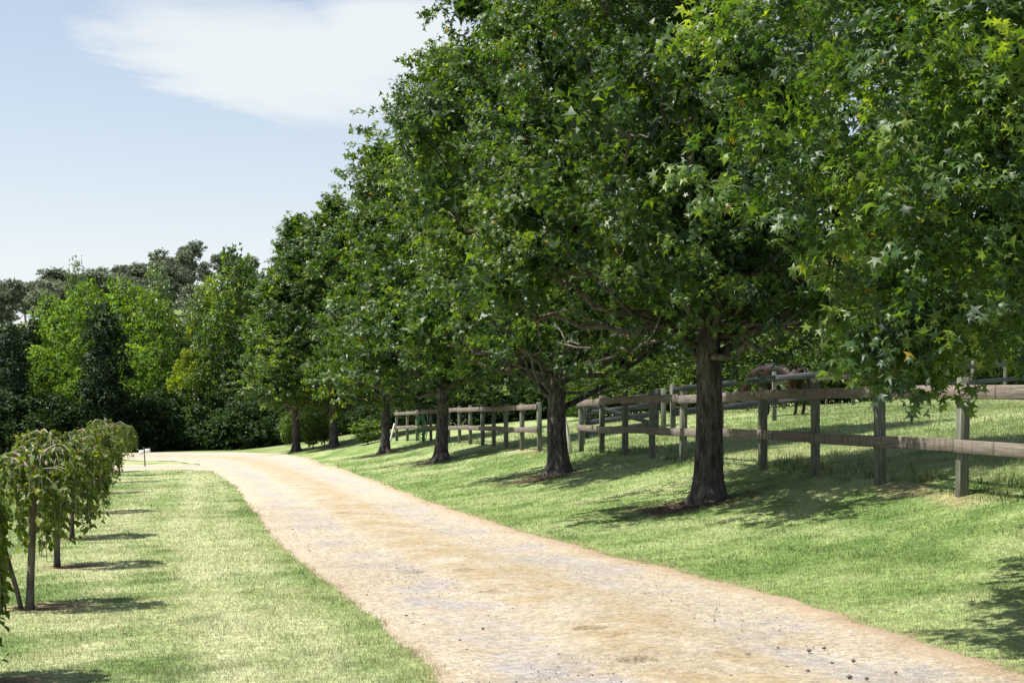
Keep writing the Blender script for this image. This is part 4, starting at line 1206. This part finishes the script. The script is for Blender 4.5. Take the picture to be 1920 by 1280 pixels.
VAR = {
    'broad': variant(41, 10, .5, 3.0, 66, 26, 6, .27, .95, mat='bright', low=.8, top=.25, upright=.3),
    'broad2': variant(42, 10, .4, 2.8, 60, 26, 6, .26, .9, mat='bright', peak=.5, low=.8, top=.3, upright=.4),
    'broad3': variant(52, 10, .3, 3.2, 56, 26, 6, .30, 1.2, mat='bright', peak=.45, low=.8, top=.3),
    'mid': variant(53, 10, .3, 3.0, 70, 30, 6, .26, 1.0, mat='gum', peak=.35, low=.8, top=.15),
    'yellow': variant(43, 10, .4, 2.8, 55, 26, 6, .30, .9, mat='yellowish'),
    'column': variant(44, 10, .2, 1.35, 60, 24, 7, .24, .55, mat='dark', peak=.45, low=.75, top=.3),
    'darktree': variant(45, 10, .3, 3.4, 60, 26, 7, .34, 1.1, mat='dark', peak=.45, low=.7),
    'poplar': variant(46, 10, .6, 1.5, 40, 18, 6, .24, .6, mat='silver', upright=1.2, slen=.9, top=.25, peak=.4),
    'hedge': variant(47, 4, .1, 2.0, 34, 26, 6, .20, .75, mat='hedge', peak=.4, low=.8, slen=.35, trunk_r=.06),
    'hedge2': variant(48, 4, .1, 1.9, 34, 26, 6, .22, .8, mat='hedge', peak=.5, low=.8, slen=.35, trunk_r=.06),
    'bush': variant(49, 5, .1, 1.9, 40, 24, 6, .17, .6, mat='paddockbush', peak=.4, low=.7, slen=.5, upright=.4, trunk_r=.05, kind='oval'),
    'scrub': variant(50, 4, .1, 2.2, 24, 20, 6, .4, .9, mat='scrub', peak=.5, low=.8, slen=.5, trunk_r=.08),
    'sapling': variant(51, 2, .25, .5, 22, 12, 6, .13, .28, mat='paddockbush', peak=.7, low=.4, top=.5, slen=.25, trunk_r=.03, upright=.6),
}
def plant(name, var, label, cat, X, Y, H, w, rz=0., group=None, z=None):
    cr, tr = VAR[var]
    base_h = {'hedge': 4, 'hedge2': 4, 'bush': 5, 'scrub': 4, 'sapling': 2}.get(var, 10)
    base_w = {'broad3': 6.4, 'mid': 6.0, 'broad': 6, 'broad2': 5.6, 'yellow': 5.6, 'column': 2.7, 'darktree': 6.8, 'poplar': 3, 'hedge': 4, 'hedge2': 3.8, 'bush': 3.8, 'scrub': 4.4, 'sapling': 1.1}[var]
    r_ = thing(name, label, cat, (X, Y, float(terr(X, Y)) if z is None else z), rz, group, (w / base_w, w / base_w, H / base_h))
    tag(add('crown', cr, r_), kind='stuff'); add('trunk', tr, r_)
    return r_
def by_px(px, top, Y):
    X = (px - 960) / F_PX * Y
    return X, Y, CAM_H + (HOR - top) / F_PX * Y - float(terr(X, Y))
rg = np.random.default_rng(21)
BG = [ # name, variant, photo x, top row, width px, distance, label
    ('broadleaf_tree', 'broad', 105, 565, 150, 110, 'bright green leafy tree just left of the dark columnar tree'),
    ('broadleaf_tree', 'broad2', 158, 528, 130, 116, 'bright green tree rising behind the dark columnar tree'),
    ('broadleaf_tree', 'broad', 232, 532, 150, 113, 'bright green bushy tree right of the dark columnar tree'),
    ('broadleaf_tree', 'broad2', 288, 548, 120, 111, 'bright green tree at the right end of the left-hand clump'),
    ('broadleaf_tree', 'broad3', 84, 655, 120, 104, 'low yellow-green tree above the weeping trees at left'),
    ('broadleaf_tree', 'broad3', 150, 690, 120, 103, 'low bright green tree at the foot of the dark columnar tree'),
    ('broadleaf_tree', 'broad3', 262, 650, 130, 107, 'low bright green tree in front of the left-hand clump'),
    ('columnar_tree', 'column', 196, 574, 80, 101, 'dark columnar evergreen tree standing alone amid the bright green trees'),
    ('columnar_tree', 'column', 20, 612, 72, 101, 'dark columnar evergreen tree at the left edge of the picture'),
    ('columnar_tree', 'column', 60, 604, 56, 108, 'dark narrow evergreen just right of the left edge columnar tree'),
    ('columnar_tree', 'column', -28, 600, 70, 104, 'dark columnar evergreen cut by the left edge of the picture'),
    ('poplar_tree', 'poplar', 300, 518, 64, 120, 'slim pale poplar rising above the bright green clump'),
    ('poplar_tree', 'poplar', 374, 545, 64, 112, 'slim silvery poplar left of the tall yellow-green tree'),
    ('poplar_tree', 'poplar', 138, 503, 44, 121, 'thin sparse poplar top above the left bright green trees'),
    ('yellow_green_tree', 'yellow', 356, 655, 90, 105, 'low rounded yellow-green tree at the end of the drive'),
    ('yellow_green_tree', 'yellow', 398, 520, 90, 113, 'tall tree with yellow leaves left of the avenue end'),
    ('broadleaf_tree', 'mid', 446, 478, 150, 106, 'tall deep green tree just left of the farthest avenue trunk'),
    ('broadleaf_tree', 'mid', 402, 640, 110, 104, 'lower green tree in front of the tall yellow-leaved tree'),
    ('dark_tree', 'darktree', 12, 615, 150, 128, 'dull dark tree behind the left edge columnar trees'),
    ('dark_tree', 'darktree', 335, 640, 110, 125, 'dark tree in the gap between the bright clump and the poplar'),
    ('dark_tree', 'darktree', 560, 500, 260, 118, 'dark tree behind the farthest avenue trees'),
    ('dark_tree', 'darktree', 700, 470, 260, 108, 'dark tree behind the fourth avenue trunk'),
    ('dark_tree', 'darktree', 840, 480, 260, 100, 'dark tree behind the third avenue trunk'),
]
for nm, va, px, top, w, Y, lb in BG:
    X, Y, H = by_px(px, top, Y)
    plant(nm, va, lb, 'tree', X, Y, H, w * Y / F_PX, rg.uniform(0, 6.28))
HG = 'hedge shrubs across the end of the drive'
for px, top, w, Y in ((215, 742, 110, 104), (262, 750, 110, 103), (305, 742, 110, 104), (345, 738, 100, 105), (388, 742, 110, 104), (430, 738, 100, 103), (470, 744, 110, 102), (510, 740, 100, 101), (548, 748, 110, 100), (590, 752, 110, 98), (632, 752, 110, 96), (675, 752, 110, 95), (712, 756, 100, 93), (755, 752, 100, 92), (800, 748, 100, 90), (160, 746, 110, 102), (110, 745, 110, 101), (60, 745, 110, 100), (10, 745, 110, 99), (-40, 745, 110, 99)):
    X, Y, H = by_px(px, top, Y)
    plant('hedge_shrub', 'hedge' if rg.random() < .5 else 'hedge2', 'dark green shrub in the dense hedge across the end of the drive', 'shrub', X, Y, H * rg.uniform(.92, 1.1), w * 1.25 * Y / F_PX, rg.uniform(0, 6.28), HG)
for px, top, base, lb in ((540, 778, 836, 'young upright leafy shrub left of the farthest avenue trunk'), (585, 783, 840, 'young leafy shrub between the two leftmost avenue trunks'), (608, 776, 835, 'young V-shaped shrub against the fifth avenue trunk'), (690, 790, 832, 'low leafy bush left of the fourth avenue trunk')):
    X, Y, z = on_ground(px, base, 60)
    plant('young_shrub', 'sapling', lb, 'shrub', X, Y, (base - top) * Y / F_PX, (1.2 if px != 690 else 1.7), rg.uniform(0, 6.28))
# belt behind the paddock
PBL = 'sunlit leafy bush in the belt behind the paddock fence'
for px, top, w, Y in ((1105, 700, 110, 66), (1150, 690, 90, 66), (1205, 680, 110, 66), (1250, 690, 100, 67), (1300, 650, 120, 66), (1350, 655, 110, 66), (1400, 640, 120, 65), (1450, 615, 110, 65), (1500, 605, 120, 64), (1550, 600, 110, 65), (1600, 590, 110, 64), (1650, 600, 120, 65), (1705, 590, 120, 66), (1760, 600, 120, 66), (1820, 580, 120, 67), (1880, 590, 130, 68), (1940, 580, 130, 69)):
    X, Y, H = by_px(px, top, Y)
    plant('paddock_bush', 'bush', PBL, 'shrub', X, Y, H, w * 1.15 * Y / F_PX, rg.uniform(0, 6.28), 'bushes behind the paddock')
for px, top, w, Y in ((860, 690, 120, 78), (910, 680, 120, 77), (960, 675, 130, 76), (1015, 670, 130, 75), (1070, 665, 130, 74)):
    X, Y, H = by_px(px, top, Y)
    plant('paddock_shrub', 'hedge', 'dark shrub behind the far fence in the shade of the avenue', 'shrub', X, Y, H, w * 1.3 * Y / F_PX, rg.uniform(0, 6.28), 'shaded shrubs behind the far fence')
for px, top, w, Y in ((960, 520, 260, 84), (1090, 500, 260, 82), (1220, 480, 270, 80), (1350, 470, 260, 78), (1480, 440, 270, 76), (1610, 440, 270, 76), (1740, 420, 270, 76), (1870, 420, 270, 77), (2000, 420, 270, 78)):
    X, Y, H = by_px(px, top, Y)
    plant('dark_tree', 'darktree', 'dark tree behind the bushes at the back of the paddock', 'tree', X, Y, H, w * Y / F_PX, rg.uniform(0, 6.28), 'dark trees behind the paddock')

# ------------------------------------------------------------------ gum trees on the hill
def gum_variant(seed, H=14, spread=4.2, ncl=15, low=.45):
    rg = np.random.default_rng(seed)
    mb = MB(); zz = np.linspace(-.6, H * .62, 8)
    V, Fs = tube(np.stack([.25 * np.sin(zz * .3 + seed), .2 * np.cos(zz * .35), zz], 1), .34 * (1.1 - zz / H), 8); mb.put(V, Fs)
    cl = []
    for k in range(ncl):
        a = k * 2.4 + rg.normal(0, .3); t = rg.uniform(low, 1); q = spread * rg.uniform(.25, 1) * (1 - .45 * max(0, t - .6) / .4)
        c = np.array([q * math.cos(a), q * math.sin(a), H * t * .93]); cl.append([*c, rg.uniform(.9, 1.6)])
        V, Fs = limb(rg, H * min(.6, t * rg.uniform(.45, .8)), c, .13); mb.put(V, Fs)
    P, Fm, S, lv = crown_leaves(rg, np.array(cl), 34, 6, .9, .62, out_w=.3, up_w=.5, flat=.5, droop=.8)
    return leaves_mesh('crown', P, Fm, S, lv, 'dia', M['euca']), mb.mesh('trunk', M['gumbark'], True)
GV_ = [gum_variant(61), gum_variant(62, spread=3.4, ncl=12), gum_variant(63, spread=5, ncl=20, low=.35), gum_variant(64, spread=4, ncl=18, low=.25)]
def gumtree(label, px, Y, top=None, H=None, var=0, wide=1.0, group=None):
    X = (px - 960) / F_PX * Y; z = float(terr(X, Y))
    if H is None: H = CAM_H + (HOR - top) / F_PX * Y - z
    s = H / 14
    r_ = thing('gum_tree', label, 'tree', (X, Y, z), rg.uniform(0, 6.28), group, (s * wide, s * wide, s))
    tag(add('crown', GV_[var][0], r_), kind='stuff'); add('trunk', GV_[var][1], r_)
for px, top, Y, var, wide, lb in ((356, 453, 440, 2, 1.0, 'tallest broad gum tree on the hill skyline'), (300, 468, 445, 1, .95, 'tall slim gum tree left of the tallest one on the skyline'),
                            (415, 474, 450, 0, 1.0, 'pale gum tree on the skyline right of the tallest one'), (334, 492, 430, 3, 1.1, 'low rounded gum tree at the left foot of the tallest one'), (386, 490, 432, 3, 1.0, 'low rounded gum tree at the right foot of the tallest one'), (270, 500, 440, 0, 1.1, 'gum tree with a flat crown on the skyline, third left of the tallest'),
                            (238, 496, 450, 0, 1.2, 'wide flat-topped gum tree in the middle of the skyline'), (186, 503, 445, 2, 1.0, 'dark rounded gum tree on the skyline above the dark columnar tree'),
                            (160, 516, 450, 1, 1.3, 'sparse gum tree with a leaning top on the skyline'), (108, 522, 440, 3, 1.1, 'gum tree at the left of the skyline, above the field'), (62, 524, 445, 0, 1.2, 'flat-topped gum tree on the skyline, second from the left edge'),
                            (22, 528, 440, 2, 1.0, 'rounded gum tree on the skyline at the left edge')):
    gumtree(lb, px, Y, top=top, var=var, wide=wide)
HILL = 'grey-green gum tree in the woodland below the hill skyline'
for k in range(46):
    Y = rg.uniform(285, 425); px = rg.uniform(-30, 470)
    if 330 < px < 440 and Y < 360 and rg.random() < .6: continue
    gumtree(HILL, px, Y, H=rg.uniform(8, 13), var=int(rg.integers(0, 4)), wide=rg.uniform(1, 1.35), group='gum trees on the hillside')
for k in range(26):
    Y = rg.uniform(180, 300); px = rg.uniform(-30, 460)
    X = (px - 960) / F_PX * Y
    plant('hill_scrub', 'scrub', 'dull olive scrub bush low on the hillside', 'shrub', X, Y, rg.uniform(4, 7.5), rg.uniform(7, 11), rg.uniform(0, 6.28), 'scrub on the hillside')

# ------------------------------------------------------------------ small things on the ground
me_l = [make_mesh('fallen_leaf', STAR_V * np.array([1, 1, 1.8]) + np.array([0, 0, .25]), STAR_F, M['dryleaf'])]
for px, py, lb in ((282, 1168, 'brown fallen leaf on the left lawn, the largest of the scattered ones'), (339, 1171, 'brown fallen leaf on the left lawn, right of the largest'), (225, 1187, 'tan fallen leaf on the left lawn, below and left of the largest'), (292, 1138, 'brown fallen leaf on the left lawn, above the largest'), (1908, 1135, 'brown fallen leaf on the right lawn in the near tree shade'), (1280, 952, 'tan fallen leaf on the soil at the foot of the nearest trunk')):
    x, y, z = on_ground(px, py)
    o = add('fallen_leaf', me_l[0], None, (x, y, z + .02), rg.uniform(0, 6.28)); o.scale = (.05, .05, .05); tag(o, lb, 'leaf', 'fallen leaves')
# leaf litter and bark on the soil round the trunks
LV, LF, LC, nb_ = [], [], [], 0
for i, (tx, ty, _z) in enumerate(ROW[:4]):
    n = (900, 600, 300, 200)[i]; a = rg.uniform(0, 6.28, n); q = .25 + np.abs(rg.normal(0, .5, n))
    X = tx - .3 + q * np.cos(a) * 1.3; Y = ty - .2 + q * np.sin(a)
    cc = lerp((.06, .042, .028), (.27, .19, .115), rg.random((n, 1)) ** 1.6)
    V = []
    bb = rg.uniform(0, 6.28, n); L = rg.uniform(.03, .10, n); W = rg.uniform(.006, .03, n)
    P = np.stack([X, Y, terr(X, Y) + rg.uniform(.002, .02, n)], 1)
    t = np.stack([np.cos(bb), np.sin(bb), rg.uniform(0, .25, n)], 1) * L[:, None]; w = np.stack([-np.sin(bb), np.cos(bb), rg.uniform(-.3, .3, n)], 1) * W[:, None]
    V = np.stack([P - w, P + w, P + t], 1).reshape(-1, 3)
    LV.append(V); LF.append(np.arange(3 * n).reshape(-1, 3) + nb_); LC.append(np.repeat(cc, 3, axis=0)); nb_ += len(V)
tag(add('leaf_litter', make_mesh('leaf_litter', np.concatenate(LV), [np.concatenate(LF)], M['grass'], colr=np.concatenate(LC))), 'brown leaf and bark litter on the soil round the trunks', 'litter', None, 'stuff')
# tall weeds and dry stalks along the fence line
WV, WF, WC, nb_ = [], [], [], 0
for k in range(700):
    i = rg.uniform(0, 11.9); p = A_POSTS[0] + (A_POSTS[-1] - A_POSTS[0]) * i / 12 + np.array([rg.normal(.35, .25), rg.normal(0, .1)])
    if fbm(np.array([p[0] * 2]), np.array([p[1]]), .9, 131, 2)[0] < .5: continue
    n = 9; h = rg.uniform(.08, .32)
    X = p[0] + rg.normal(0, .04, n); Y = p[1] + rg.normal(0, .04, n)
    cc = lerp(np.array([.06, .12, .03]), np.array([.3, .26, .12]), np.full((n, 1), rg.random() ** 2)) * rg.uniform(.8, 1.2, (n, 1))
    V, Fc, C = blades(X, Y, terr(X, Y) - .01, h * rg.uniform(.5, 1, n), np.full(n, .012), cc, lean=.4)
    WV.append(V); WF.append(Fc + nb_); WC.append(C); nb_ += len(V)
tag(add('weeds', make_mesh('weeds', np.concatenate(WV), [np.concatenate(WF)], M['grass'], colr=np.concatenate(WC))), 'tall weeds and dry stalks growing along the fence', 'weeds', None, 'stuff')
